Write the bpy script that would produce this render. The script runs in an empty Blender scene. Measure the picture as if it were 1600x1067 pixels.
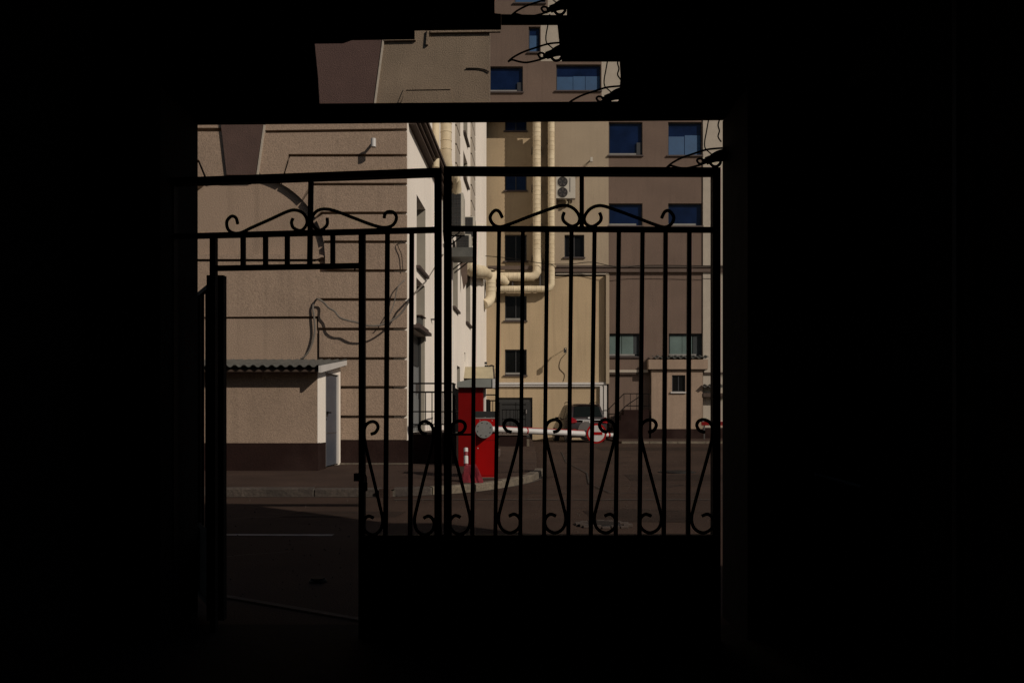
import bpy, bmesh, math, random
from math import radians, sin, cos, pi, sqrt
from mathutils import Vector, Matrix
random.seed(7)
S = bpy.context.scene
COL = S.collection
# ---------------------------------------------------------------- camera, light
F = 1250.0; CX = 800.0; HY = 652.0; CH = 1.12
cam_d = bpy.data.cameras.new('camera'); cam = bpy.data.objects.new('camera', cam_d); COL.objects.link(cam)
cam.location = (0, 0, CH); cam.rotation_euler = (radians(90), 0, 0)
cam_d.sensor_width = 36; cam_d.lens = 36*F/1600.0
cam_d.shift_y = (HY-533.5)/1600.0
cam_d.clip_start = 0.05; cam_d.clip_end = 500
S.camera = cam
SUN = Vector((1.0, -0.85, 0.80)).normalized()          # towards the sun
w = bpy.data.worlds.new('World'); S.world = w; w.use_nodes = True
nt = w.node_tree; bg = nt.nodes['Background']
sky = nt.nodes.new('ShaderNodeTexSky'); sky.sky_type = 'NISHITA'; sky.sun_disc = False
sky.sun_elevation = math.asin(SUN.z); sky.sun_rotation = math.atan2(SUN.x, SUN.y)
nt.links.new(sky.outputs[0], bg.inputs[0]); bg.inputs[1].default_value = 0.05
sl = bpy.data.lights.new('sun', 'SUN'); so = bpy.data.objects.new('sun', sl); COL.objects.link(so)
sl.energy = 5.0; sl.angle = radians(0.5); sl.color = (1.0, 0.9, 0.78)
so.rotation_euler = SUN.to_track_quat('Z', 'Y').to_euler()
S.view_settings.view_transform = 'Standard'; S.view_settings.look = 'None'
S.view_settings.exposure = -0.88; S.view_settings.gamma = 1.0; S.view_settings.use_curve_mapping = False
S.cycles.max_bounces = 6; S.cycles.diffuse_bounces = 1

def W(px, py, Y): return Vector(((px-CX)/F*Y, Y, CH+(HY-py)/F*Y))
def XP(px, Y): return (px-CX)/F*Y
def ZP(py, Y): return CH+(HY-py)/F*Y

# ---------------------------------------------------------------- materials
MATS = {}
def mat(name, c, rough=0.8, metal=0.0, var=0.12, scale=3.0, bump=0.0, bscale=60.0, spec=0.5, stain=0.0, stainc=None, fine=0.0, streak=0.0):
    m = bpy.data.materials.new(name); m.use_nodes = True; n = m.node_tree.nodes; l = m.node_tree.links
    b = n['Principled BSDF']; b.inputs['Roughness'].default_value = rough; b.inputs['Metallic'].default_value = metal
    b.inputs['Specular IOR Level'].default_value = spec
    geo = n.new('ShaderNodeNewGeometry')
    def noise(sc, det=4, vec=None):
        t = n.new('ShaderNodeTexNoise'); t.inputs['Scale'].default_value = sc; t.inputs['Detail'].default_value = det
        l.new(vec or geo.outputs['Position'], t.inputs['Vector']); return t.outputs[0]
    def ramp(src, a, b_, lo, hi):
        r = n.new('ShaderNodeMapRange'); r.inputs[1].default_value = a; r.inputs[2].default_value = b_
        r.inputs[3].default_value = lo; r.inputs[4].default_value = hi; l.new(src, r.inputs[0]); return r.outputs[0]
    def mul(x, y):
        q = n.new('ShaderNodeMath'); q.operation = 'MULTIPLY'; l.new(x, q.inputs[0]); l.new(y, q.inputs[1]); return q.outputs[0]
    v = ramp(noise(scale, 6), 0.3, 0.7, 1-var, 1+var)
    if fine: v = mul(v, ramp(noise(bscale, 3), 0.3, 0.7, 1-fine, 1+fine))
    if streak:
        mp = n.new('ShaderNodeMapping'); mp.inputs['Scale'].default_value = (5.0, 5.0, 0.35); l.new(geo.outputs['Position'], mp.inputs['Vector'])
        v = mul(v, ramp(noise(1.0, 5, mp.outputs[0]), 0.52, 0.75, 1.0, 1-streak))
    hsv = n.new('ShaderNodeHueSaturation'); hsv.inputs['Color'].default_value = (*c, 1); l.new(v, hsv.inputs['Value'])
    out = hsv.outputs[0]
    if stain:
        mx = n.new('ShaderNodeMixRGB'); mx.inputs[2].default_value = (*(stainc or [x*0.4 for x in c]), 1)
        l.new(ramp(noise(0.9, 8), 0.48, 0.68, 0.0, stain), mx.inputs[0]); l.new(out, mx.inputs[1]); out = mx.outputs[0]
    l.new(out, b.inputs['Base Color'])
    if bump:
        bp = n.new('ShaderNodeBump'); bp.inputs['Strength'].default_value = bump; bp.inputs['Distance'].default_value = 0.012
        l.new(noise(bscale, 3), bp.inputs['Height']); l.new(bp.outputs[0], b.inputs['Normal'])
    MATS[name] = m; return m
mat('stucco_tan', (.305,.220,.160), .95, bump=.75, bscale=46, fine=.22, var=.13, scale=.9, streak=.16, stain=.40, stainc=(.185,.132,.095))
mat('stucco_beam', (.20,.150,.105), .95, bump=.8, bscale=95, fine=.2, var=.15, scale=2.2, streak=.1, stain=.4, stainc=(.14,.10,.07))
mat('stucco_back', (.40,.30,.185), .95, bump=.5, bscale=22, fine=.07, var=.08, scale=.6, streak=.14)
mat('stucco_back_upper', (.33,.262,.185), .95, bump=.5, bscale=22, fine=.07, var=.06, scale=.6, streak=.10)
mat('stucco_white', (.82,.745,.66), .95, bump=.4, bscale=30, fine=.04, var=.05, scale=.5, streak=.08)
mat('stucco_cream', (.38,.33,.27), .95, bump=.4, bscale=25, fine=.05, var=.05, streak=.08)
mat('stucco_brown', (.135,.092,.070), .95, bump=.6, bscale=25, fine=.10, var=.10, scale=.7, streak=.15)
mat('stucco_keystone', (.080,.047,.038), .95, stain=.3, stainc=(.06,.035,.03), bump=.8, bscale=38, fine=.10)
mat('keystone_fine', (.085,.048,.040), .95, bump=.7, bscale=95, fine=.2, stain=.4, stainc=(.06,.035,.03))
mat('plinth', (.017,.0075,.006), .9, spec=.15, bump=.5, bscale=30, fine=.15, stain=.4, stainc=(.05,.03,.025))
mat('cornice', (.07,.05,.038), .85)
mat('cement', (.10,.085,.068), .9, bump=.5, bscale=40, fine=.15)
mat('asphalt', (.048,.0295,.0215), .92, bump=.6, bscale=70, fine=.28, var=.22, scale=.7, stain=.35, stainc=(.030,.019,.014), spec=.12)
mat('asphalt_walk', (.054,.034,.026), .92, bump=.6, bscale=60, fine=.25, var=.2, scale=1.1, stain=.3, stainc=(.036,.024,.019), spec=.12)
mat('tar', (.010,.008,.008), .6)
mat('road_seam', (.06,.045,.035), .9, var=.3, scale=6)
mat('paint_line', (.30,.27,.24), .8, var=.25, scale=9)
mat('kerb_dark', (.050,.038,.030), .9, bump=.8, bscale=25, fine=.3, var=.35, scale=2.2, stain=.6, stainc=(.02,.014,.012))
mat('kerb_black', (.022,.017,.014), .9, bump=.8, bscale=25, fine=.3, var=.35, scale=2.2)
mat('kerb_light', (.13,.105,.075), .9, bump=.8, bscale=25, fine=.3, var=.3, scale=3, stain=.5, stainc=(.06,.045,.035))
mat('black_iron', (.005,.0045,.0045), .7, metal=0.0, spec=.1)
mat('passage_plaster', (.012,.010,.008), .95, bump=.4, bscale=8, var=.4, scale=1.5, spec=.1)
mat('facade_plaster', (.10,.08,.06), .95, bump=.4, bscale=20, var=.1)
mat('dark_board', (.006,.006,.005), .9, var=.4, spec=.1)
mat('cable_black', (.006,.005,.005), .7, spec=.1)
mat('cable_grey', (.14,.12,.10), .7)
mat('glass_dark', (.005,.005,.005), .2, var=.3, scale=1.2, spec=.15)
mat('glass_blue', (.004,.011,.040), .15, var=.35, scale=1.3, spec=.25)
mat('blind_blue', (.018,.068,.16), .6, var=.1)
mat('curtain', (.085,.125,.115), .7, var=.22, scale=1.4)
mat('curtain_dark', (.022,.028,.03), .8)
mat('frame_white', (.21,.20,.185), .5)
mat('frame_dark', (.02,.02,.022), .5)
mat('sill_brown', (.05,.033,.028), .7)
mat('sheet_grey', (.075,.075,.068), .6, var=.25, scale=3)
mat('roof_under', (.05,.03,.02), .8)
mat('white_trim', (.50,.47,.44), .7, var=.06)
mat('door_blue', (.052,.058,.074), .5, var=.08)
mat('door_grey', (.16,.165,.165), .5, var=.08)
mat('door_dark', (.022,.022,.021), .6)
mat('duct_cream', (.62,.52,.36), .65, spec=.25, var=.12, scale=4, stain=.3, stainc=(.36,.25,.13))
mat('ac_body', (.42,.39,.33), .5, var=.05)
mat('red_dark', (.15,.0012,.0012), .5, var=.10, scale=2.5, spec=.15)
mat('red_paint', (.29,.0016,.0016), .45, spec=.2, var=.12, scale=2.5)
mat('red_light', (.22,.003,.006), .2)
mat('barrier_grey', (.18,.18,.17), .6, var=.1, fine=.1)
mat('white_paint', (.50,.48,.46), .45, var=.06)
mat('booth_roof', (.19,.20,.18), .6, var=.1)
mat('canopy_beige', (.40,.34,.22), .7, var=.12)
mat('car_paint', (.016,.008,.007), .22, spec=.5)
mat('tyre', (.008,.008,.008), .9)
mat('alloy', (.25,.25,.25), .35, metal=.8)
mat('chrome', (.7,.7,.7), .4, metal=.4)
mat('plastic_black', (.01,.01,.01), .6)
mat('red_plastic', (.17,.012,.018), .5, var=.25, scale=20)
mat('awning_brown', (.09,.06,.045), .8)
mat('cobble', (.050,.034,.026), .9, bump=.5, bscale=30, fine=.2)
mat('cover_iron', (.020,.016,.014), .7, spec=.2)
mat('metal_dull', (.09,.08,.075), .5, metal=.5)
mat('stone_block', (.10,.075,.06), .9, bump=.5, bscale=30, fine=.2)
mat('car_glass', (.006,.008,.007), .12, spec=.2)

# ---------------------------------------------------------------- mesh helpers
class MB:
    def __init__(s): s.v = []; s.f = []
    def add(s, vs, fs):
        o = len(s.v); s.v += [tuple(v) for v in vs]; s.f += [tuple(i+o for i in f) for f in fs]; return s
    def box(s, a, b):
        x0,y0,z0 = a; x1,y1,z1 = b
        x0,x1 = min(x0,x1),max(x0,x1); y0,y1 = min(y0,y1),max(y0,y1); z0,z1 = min(z0,z1),max(z0,z1)
        return s.add([(x0,y0,z0),(x1,y0,z0),(x1,y1,z0),(x0,y1,z0),(x0,y0,z1),(x1,y0,z1),(x1,y1,z1),(x0,y1,z1)],
              [(0,3,2,1),(4,5,6,7),(0,1,5,4),(1,2,6,5),(2,3,7,6),(3,0,4,7)])
    def bar(s, p, q, wx, wy, up=None):
        """square bar from p to q"""
        p = Vector(p); q = Vector(q); d = (q-p).normalized()
        a = Vector((0,1,0)) if abs(d.y) < .9 else Vector((1,0,0))
        u = d.cross(a).normalized(); v = d.cross(u).normalized()
        c = []
        for e in (p, q):
            for i,j in ((-1,-1),(1,-1),(1,1),(-1,1)): c.append(e+u*wx/2*i+v*wy/2*j)
        return s.add(c, [(0,1,2,3),(7,6,5,4),(0,4,5,1),(1,5,6,2),(2,6,7,3),(3,7,4,0)])
    def prism(s, pts, d):
        """pts: polygon of 3D points; extruded by vector d"""
        n = len(pts); d = Vector(d)
        vs = [Vector(p) for p in pts]+[Vector(p)+d for p in pts]
        fs = [tuple(range(n)), tuple(reversed(range(n,2*n)))]
        for i in range(n):
            j = (i+1)%n; fs.append((j, i, i+n, j+n))
        return s.add(vs, fs)
    def tube(s, pts, r, n=8, cap=True):
        pts = [Vector(p) for p in pts]; rs = r if isinstance(r, (list,tuple)) else [r]*len(pts)
        vs = []; ref = None
        for i,p in enumerate(pts):
            d = (pts[min(i+1,len(pts)-1)]-pts[max(i-1,0)])
            d = d.normalized() if d.length > 1e-9 else Vector((0,0,1))
            if ref is None: ref = Vector((0,1,0)) if abs(d.y) < .8 else Vector((1,0,0))
            u = d.cross(ref)
            if u.length < 1e-6: u = d.cross(Vector((1,0,.1)))
            u.normalize(); v = d.cross(u).normalized(); ref = v.cross(d)*-1 if False else ref
            for k in range(n):
                a = 2*pi*k/n; vs.append(p+(u*cos(a)+v*sin(a))*rs[i])
        fs = []
        for i in range(len(pts)-1):
            for k in range(n):
                k2 = (k+1)%n; fs.append((i*n+k, i*n+k2, (i+1)*n+k2, (i+1)*n+k))
        if cap: fs.append(tuple(reversed(range(n)))); fs.append(tuple((len(pts)-1)*n+k for k in range(n)))
        return s.add(vs, fs)
    def cyl(s, p, q, r, n=24, r2=None): return s.tube([p, q], [r, r if r2 is None else r2], n)
    def build(s, name, m, parent=None, smooth=False, bevel=0, M=None):
        me = bpy.data.meshes.new(name); me.from_pydata([tuple(v) for v in s.v], [], s.f)
        bm = bmesh.new(); bm.from_mesh(me); bmesh.ops.recalc_face_normals(bm, faces=bm.faces)
        if bevel:
            try: bmesh.ops.bevel(bm, geom=list(bm.edges), offset=bevel, segments=2, affect='EDGES', profile=.7)
            except Exception: pass
        bm.to_mesh(me); bm.free()
        if smooth:
            for p in me.polygons: p.use_smooth = True
            me.set_sharp_from_angle(angle=radians(35))
        me.materials.append(MATS[m])
        o = bpy.data.objects.new(name, me); COL.objects.link(o)
        if parent is not None: o.parent = parent; o.matrix_parent_inverse = parent.matrix_world.inverted() if False else Matrix.Translation(-Vector(parent.location))
        if M is not None: o.matrix_local = M
        return o
def tag(o, label, cat, group=None):
    o['label'] = label; o['category'] = cat
    if group: o['group'] = group
    return o
def thing(name, loc, label, cat, group=None):
    o = bpy.data.objects.new(name, None); COL.objects.link(o); o.location = loc; o.empty_display_size = .2
    return tag(o, label, cat, group)
def struct(name, mb, m, **k):
    o = mb.build(name, m, **k); o['kind'] = 'structure'; return o
def spline(pts, n=8):
    """Catmull-Rom through 3D/2D points"""
    P = [Vector(p) for p in pts]; out = []
    for i in range(len(P)-1):
        a = P[max(i-1,0)]; b = P[i]; c = P[i+1]; d = P[min(i+2,len(P)-1)]
        for k in range(n):
            t = k/n
            out.append(.5*((2*b)+(c-a)*t+(2*a-5*b+4*c-d)*t*t+(3*b-a-3*c+d)*t**3))
    out.append(P[-1]); return out

class Frame:
    """vertical plane: origin, direction along it, outward normal"""
    def __init__(s, ox, oy, ux, uy, nx, ny):
        s.o = Vector((ox,oy,0)); s.u = Vector((ux,uy,0)).normalized(); s.n = Vector((nx,ny,0)).normalized()
    def p(s, u, z, d=0): return s.o+s.u*u+s.n*d+Vector((0,0,z))
    def box(s, mb, u0,u1,z0,z1,d0,d1):
        c = [s.p(u0,z0,d0),s.p(u1,z0,d0),s.p(u1,z0,d1),s.p(u0,z0,d1),s.p(u0,z1,d0),s.p(u1,z1,d0),s.p(u1,z1,d1),s.p(u0,z1,d1)]
        return mb.add(c, [(0,3,2,1),(4,5,6,7),(0,1,5,4),(1,2,6,5),(2,3,7,6),(3,0,4,7)])
    def wall(s, u0,u1,z0,z1,holes, th=.3):
        us = sorted({u0,u1,*[h[0] for h in holes],*[h[1] for h in holes]}); zs = sorted({z0,z1,*[h[2] for h in holes],*[h[3] for h in holes]})
        us = [u for u in us if u0 <= u <= u1]; zs = [z for z in zs if z0 <= z <= z1]
        mb = MB()
        def hole(u,z): return u < u0 or u > u1 or z < z0 or z > z1 or any(h[0]<u<h[1] and h[2]<z<h[3] for h in holes)
        for i in range(len(us)-1):
            for j in range(len(zs)-1):
                a,b,c,d = us[i],us[i+1],zs[j],zs[j+1]; um=(a+b)/2; zm=(c+d)/2
                if hole(um,zm): continue
                mb.add([s.p(a,c),s.p(b,c),s.p(b,d),s.p(a,d)], [(0,1,2,3)])
                mb.add([s.p(a,c,-th),s.p(b,c,-th),s.p(b,d,-th),s.p(a,d,-th)], [(3,2,1,0)])
                ul = us[i-1] if i else u0-1; ur = us[i+2] if i+2 < len(us) else u1+1
                zl = zs[j-1] if j else z0-1; zr = zs[j+2] if j+2 < len(zs) else z1+1
                if hole((ul+a)/2,zm): mb.add([s.p(a,c),s.p(a,d),s.p(a,d,-th),s.p(a,c,-th)], [(0,1,2,3)])
                if hole((ur+b)/2,zm): mb.add([s.p(b,c),s.p(b,d),s.p(b,d,-th),s.p(b,c,-th)], [(0,3,2,1)])
                if hole(um,(zl+c)/2): mb.add([s.p(a,c),s.p(b,c),s.p(b,c,-th),s.p(a,c,-th)], [(0,3,2,1)])
                if hole(um,(zr+d)/2): mb.add([s.p(a,d),s.p(b,d),s.p(b,d,-th),s.p(a,d,-th)], [(0,1,2,3)])
        bm_weld = mb; return mb
    def window(s, h, parent, glass='glass_dark', frame='frame_dark', depth=.18, sill='sill_brown', mull=1, fw=.05, blind=None, white_bar=False, sash=False):
        u0,u1,z0,z1 = h; mb = MB()
        s.box(mb,u0,u0+fw,z0,z1,-depth,-depth+.05); s.box(mb,u1-fw,u1,z0,z1,-depth,-depth+.05)
        s.box(mb,u0+fw,u1-fw,z0,z0+fw,-depth,-depth+.048); s.box(mb,u0+fw,u1-fw,z1-fw,z1,-depth,-depth+.048)
        for k in range(mull):
            um = u0+(u1-u0)*(k+1)/(mull+1); s.box(mb,um-.025,um+.025,z0+fw,z1-fw,-depth,-depth+.045)
        w_ = mb.build('window', frame, parent)
        def sub(name, m, *a, dd=None):
            q = MB(); s.box(q,*a); o = q.build(name, m, w_); return o
        sub('pane', glass, u0+fw*.5,u1-fw*.5,z0+fw*.5,z1-fw*.5,-depth-.03,-depth+.01)
        if sill: sub('sill', sill, u0-.08,u1+.04,z0-.07,z0-.004,-depth,.09)
        if white_bar: sub('lower_rail', 'frame_white', u0+.02,u0+(u1-u0)*.82,z0+.04,z0+.13,-depth+.055,-depth+.09)
        if sash:
            sub('open_sash', 'frame_dark', u0+(u1-u0)*.82+.02,u1-.02,z0+.03,z0+(z1-z0)*.4,-depth+.055,-depth+.09)
        if blind:
            for (a,b,c,d,m_) in blind:
                sub('blind', m_, u0+fw+(u1-u0-2*fw)*a, u0+fw+(u1-u0-2*fw)*b, z0+fw+(z1-z0-2*fw)*c, z0+fw+(z1-z0-2*fw)*d, -depth+.012,-depth+.022)
        return w_

# ================================================================ GROUND
g = MB(); n = 40
struct('road', MB().add([(-150,-150,0),(150,-150,0),(150,250,0),(-150,250,0)], [(0,1,2,3)]), 'asphalt')
edge = [(-9,11.3),(-2.3,11.3),(-1.75,11.36),(-1.2,11.55),(-.62,11.98),(-.08,12.85),(.30,13.8),(.55,15.0),(.68,17),(.80,21),(.92,27),(1.02,33),(1.08,39.9)]
es = [p for p in spline([(x,y,0) for x,y in edge], 6)]
KW = .16
def offs(path, d):
    out = []
    for i,p in enumerate(path):
        t = (path[min(i+1,len(path)-1)]-path[max(i-1,0)]).normalized(); nrm = Vector((-t.y,t.x,0)); out.append(p+nrm*d)
    return out
inner = offs(es, KW)
pts = [(p.x,p.y,.0) for p in inner]+[(-9,39.9,0)]
pave = struct('pavement', MB().prism([(x,y,.002) for x,y,_ in pts], (0,0,.118)), 'asphalt_walk')
# kerb stones, one by one
acc = 0; L = [0]
for i in range(1,len(es)): L.append(L[-1]+(es[i]-es[i-1]).length)
def at(s_):
    for i in range(1,len(es)):
        if L[i] >= s_:
            t = (s_-L[i-1])/(L[i]-L[i-1]); q = es[i-1].lerp(es[i],t); d = (es[i]-es[i-1]).normalized(); return q, Vector((-d.y,d.x,0))
    return es[-1], Vector((-1,0,0))
s0 = 0.35; k = 0
bounds = [ ]
while at(s0+.5)[0].y < 15.6:
    x = at(s0)[0]; ln = 1.95 if x.x < -2.6 else (.78 if x.y < 16 else 1.5)
    s1 = s0+ln; mb = MB(); seg = 6; vs = []; h = .124+random.uniform(-.008,.008)
    jig = random.uniform(-.012,.012)
    for q in range(seg+1):
        p, nr = at(s0+.016+(ln-.032)*q/seg); p = p+nr*jig
        a = p; b = p+nr*.02; c = p+nr*(KW-.006)
        vs += [(a.x,a.y,0.001),(a.x,a.y,h-.02),(b.x,b.y,h),(c.x,c.y,h),(c.x,c.y,.001)]
    fs = []
    for q in range(seg):
        o = q*5
        for e in range(4): fs.append((o+e,o+e+1,o+e+6,o+e+5))
    fs += [(0,1,2,3,4), tuple(reversed([seg*5+e for e in range(5)]))]
    mb.add(vs, fs)
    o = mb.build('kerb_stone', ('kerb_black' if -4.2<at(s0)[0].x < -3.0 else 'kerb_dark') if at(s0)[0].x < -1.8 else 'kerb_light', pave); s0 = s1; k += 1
# mortar strip between the stones
base = MB(); vs = []; fs = []
for i,p in enumerate(es):
    q1 = offs(es,.03)[i] if False else p
for i,(p,q) in enumerate(zip(offs(es,.02), offs(es,KW-.01))): vs += [(p.x,p.y,.001),(p.x,p.y,.105),(q.x,q.y,.105)]
for i in range(41):
    o = i*3; fs += [(o,o+1,o+4,o+3),(o+1,o+2,o+5,o+4)]
base.add(vs,fs).build('kerb_mortar', 'cement', pave)
# gutter seam, tar joints, line, threshold
gs = offs(es[:34], -.09); vs=[]; fs=[]
for p,q in zip(offs(es,-.005), offs(es,-.055)): vs += [(p.x,p.y,.004),(q.x,q.y,.004)]
for i in range(42): fs.append((2*i,2*i+1,2*i+3,2*i+2))
struct('gutter_strip', MB().add(vs,fs), 'road_seam')
def strip(name, pts, wd, z, m):
    P_ = [Vector((x,y,z)) for x,y in pts]; a = offs(P_, wd/2); b = offs(P_, -wd/2); vs=[]; fs=[]
    for p,q in zip(a,b): vs += [p,q]
    for i in range(len(P_)-1): fs.append((2*i,2*i+1,2*i+3,2*i+2))
    return struct(name, MB().add(vs,fs), m)
rr = random.Random(3)
def wob(x0,x1,y,amp,n=24): return [(x0+(x1-x0)*i/n, y+rr.uniform(-amp,amp)) for i in range(n+1)]
strip('asphalt_seam', wob(-1.6,9,10.85,.012), .07, .008, 'road_seam')
strip('tar_joint', wob(-.4,9,11.75,.02), .035, .012, 'tar')
strip('tar_joint', wob(.2,9,13.1,.05), .03, .012, 'tar')
strip('tar_joint', wob(1.2,12,20,.10), .05, .012, 'tar')
strip('tar_joint', wob(1.2,12,25,.10), .05, .016, 'tar')
strip('tar_joint', [(1.45,11.8),(1.3,13.5),(1.5,16),(1.35,20),(1.6,26)], .03, .016, 'tar')
strip('road_line', [(-4.2,7.66),(-1.70,7.60)], .10, .004, 'paint_line')
tk = MB(); a = W(330,932,4.95); b = W(562,973,4.33)
a = Vector((XP(300,5.15),5.15,0)); b = Vector((XP(600,4.33),4.33,0))
strip('threshold_edge', [(a.x,a.y),(b.x,b.y)], .05, .010, 'cobble')
strip('passage_threshold', [(-1.76,4.16),(1.18,4.16)], .3, .006, 'passage_plaster')
# manhole covers
def manhole(x, y, r, label, cob=False):
    t = thing('manhole_cover', (x,y,0), label, 'manhole cover')
    MB().cyl((x,y,.001),(x,y,.012), r*1.15, 32).build('ring', 'cover_iron', t)
    MB().cyl((x,y,.013),(x,y,.022), r, 32).build('lid', 'plastic_black', t)
    m = MB()
    for i in range(-3,4):
        h_ = sqrt(max(0,(r*.9)**2-(i*r*.26)**2)); m.box((x-h_,y+i*r*.26-.01,.0225),(x+h_,y+i*r*.26+.01,.030))
    m.build('ribs', 'cover_iron', t)
    if cob:
        for i in range(16):
            a = 2*pi*i/16; q = MB(); ca,sa = cos(a),sin(a); R_ = r*1.35+rr.uniform(-.03,.05); w_ = .045
            q.box((x+R_*ca-w_*rr.uniform(.7,1.2), y+R_*sa-w_, .001),(x+R_*ca+w_, y+R_*sa+w_*.8, .018+rr.uniform(0,.015)))
            q.build('cobble', 'cobble', t, bevel=.006)
manhole(XP(942,8.3), 8.3, .17, 'manhole ringed with rough cobbles in the sunlit road, seen low through the gate bars', True)
manhole(XP(1058,16.3), 16.3, .33, 'flat manhole cover far out in the sunlit road on the right')
manhole(XP(497,5.45), 5.45, .052, 'small round cover in the shaded road seen through the open wicket')
def patch(name, pts, z, m):
    return struct(name, MB().add([(x,y,z) for x,y in pts],[tuple(range(len(pts)))]), m)
mat('asphalt_patch', (.030,.019,.014), .92, bump=.6, bscale=60, fine=.3, var=.2, scale=1.5, spec=.12)
patch('asphalt_patch',[(.9,8.6),(1.9,8.55),(2.0,9.6),(1.5,9.75),(.85,9.6)],.0035,'asphalt_patch')
patch('asphalt_patch',[(2.1,14.2),(4.6,14.1),(4.7,15.6),(2.2,15.7)],.0035,'asphalt_patch')
patch('asphalt_patch',[(-2.6,9.0),(-1.3,9.0),(-1.25,9.5),(-2.5,9.55)],.0035,'asphalt_patch')
patch('asphalt_patch',[(3.0,27),(7.6,27),(7.8,30),(3.1,30)],.0035,'asphalt_patch')
def crack(x,y,dx,dy,n,wd):
    P_=[(x,y)]
    for i in range(n): P_.append((P_[-1][0]+dx/n+rr.uniform(-.07,.07), P_[-1][1]+dy/n+rr.uniform(-.07,.07)))
    strip('road_crack',P_,wd,.0065,'tar')
for a_ in ((-3.6,8.6,2.2,.9,14,.012),(.6,9.9,2.6,-.9,16,.014),(.2,11.0,1.5,1.9,14,.016),(2.0,12.2,3,3.4,18,.02),(3.5,18,-2,5,16,.03),(1.8,22,5,2,16,.03),(-3.3,5.6,1.4,1.3,12,.010)): crack(*a_)
mb = MB()
for i in range(900):
    yy_ = 5+rr.random()**1.5*20; xx_ = rr.uniform(-.40,.34)*yy_; 
    if yy_>10.9 and xx_ < 1.2: continue
    r_ = rr.uniform(.0004,.0014)*min(yy_,12)*.8; mb.tube([(xx_,yy_,0),(xx_+r_*.5,yy_,r_*1.1)],[r_,r_*.5],5)
grit = mb.build('road_grit','cobble'); grit['kind']='stuff'
# far pavement
fp = struct('far_pavement', MB().box((4.7,34.4,.002),(16,39.9,.08)), 'asphalt_walk')
for i in range(9): MB().box((4.7+i*1.2,34.2,.001),(4.7+i*1.2+1.18,34.38,.095)).build('kerb_stone','kerb_light',fp)

# ================================================================ LEFT CORNER BUILDING
YL = 17.12; XL = XP(635,YL); YB = 40.0; X2 = XP(760,YB); m_ = (X2-XL)/(YB-YL)
lb = thing('corner_building', (XL,YL,0), 'tan stucco corner building with rusticated blocks, blind arch and white side wall', 'building')
FL = Frame(0,YL,1,0,0,-1)
FS = Frame(XL,YL,m_,1,1,-m_)
KS = sqrt(1+m_*m_)
def SY(px):
    c = XL-YL*m_; return c/((px-CX)/F-m_)
def SU(px): return (SY(px)-YL)*KS
def SZ(py, px): return ZP(py, SY(px))
TOP = 17.0
# solid core wall slightly behind the face; blocks stand proud
core = MB().box((-14,YL+.12,0),(XL-.004,YL+.5,TOP)); core.v=[(x if x<XL-.1 else XL-.31, y, z) for x,y,z in core.v]; core.build('wall', 'stucco_tan', lb)
def P2(x,y,d=0.0): v = W(x,y,YL); return Vector((v.x, YL-d, v.z))
def slab(name, px, m, d=.0, th=.12, par=None):
    return MB().prism([P2(x,y,d) for x,y in px], (0,th+d,0)).build(name, m, par or lb)
ax, ay, ar = 378, 402, 130
def arc(a0, a1, n=14, r=ar): return [(ax+r*cos(radians(a0+(a1-a0)*i/n)), ay-r*sin(radians(a0+(a1-a0)*i/n))) for i in range(n+1)]
def angy(y): return math.degrees(math.asin(max(-1,min(1,(ay-y)/ar))))
G = 2.2  # half joint, px
ys = [203,243,288,333,378,423,468,514,560,605,651]
XR = 635
# voussoir-backed bands (right side of arch)
# joint foot points on the arc and knee points
joints = [ (243, 452, 62), (288, 488, 42.5), (333, 503, 29), (378, 507, 10) ]
ang0 = 66   # right edge of the keystone on the arch
def on(a, r=ar): return (ax+r*cos(radians(a)), ay-r*sin(radians(a)))
def band(y0, y1, knee0, a0, knee1, a1):
    # region between upper joint (y0,knee0,a0) and lower joint (y1,knee1,a1)
    f0 = on(a0-.7); f1 = on(a1+.7)
    pts = [(XR,y0+G),(knee0+1,y0+G),f0]+arc(a0-.7,a1+.7,6)[1:]+[(knee1-1.2,y1-G),(XR,y1-G)]
    slab('plaster_block', pts, 'stucco_tan')
slab('plaster_block', [(XR,203-G),(413.5,206-G),(421,150),(427,100),(XR,100)], 'stucco_tan')
slab('plaster_block', [(XR,100-2*G),(427,100-2*G),(440,-60),(XR,-60)], 'stucco_tan')
pts = [(XR,203+G),(413,206+G),(404,268)]+arc(76,62.7,8)+[(452-1.2,243-G),(XR,243-G)]
slab('plaster_block', pts, 'stucco_tan')
band(243,288,452,62,488,43.5); band(288,333,488,43.5,503,28); band(333,378,503,28,507,10)
slab('plaster_block', [(XR,378+G),(508,378+G),on(9.4),on(1),(508,423-G),(XR,423-G)], 'stucco_tan')
xl = {423:498,468:506,514:497,560:497,605:497,651:497}
for i in range(5,10):
    y0,y1 = ys[i],ys[i+1]; xa = 497.2 if i<7 else 499
    slab('plaster_block', [(XR,y0+G),(xa,y0+G),(xa,y1-G),(XR,y1-G)], 'stucco_tan')
slab('plaster_block', [(XR,651+G),(499,651+G),(499,687),(XR,687)], 'stucco_tan')
# left of the keystone
slab('plaster_block', [(346,200),(160,200),(160,60),(333,60)], 'stucco_tan')
slab('plaster_block', [(347,206),(355,268)]+arc(101,112,4)+[(322,276),(311,250),(160,250),(160,206)], 'stucco_tan')
slab('plaster_block', [(309,254),(318.5,277.5)]+arc(118.5,137,6)+[(262,288),(160,288),(160,254)], 'stucco_tan')
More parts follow.
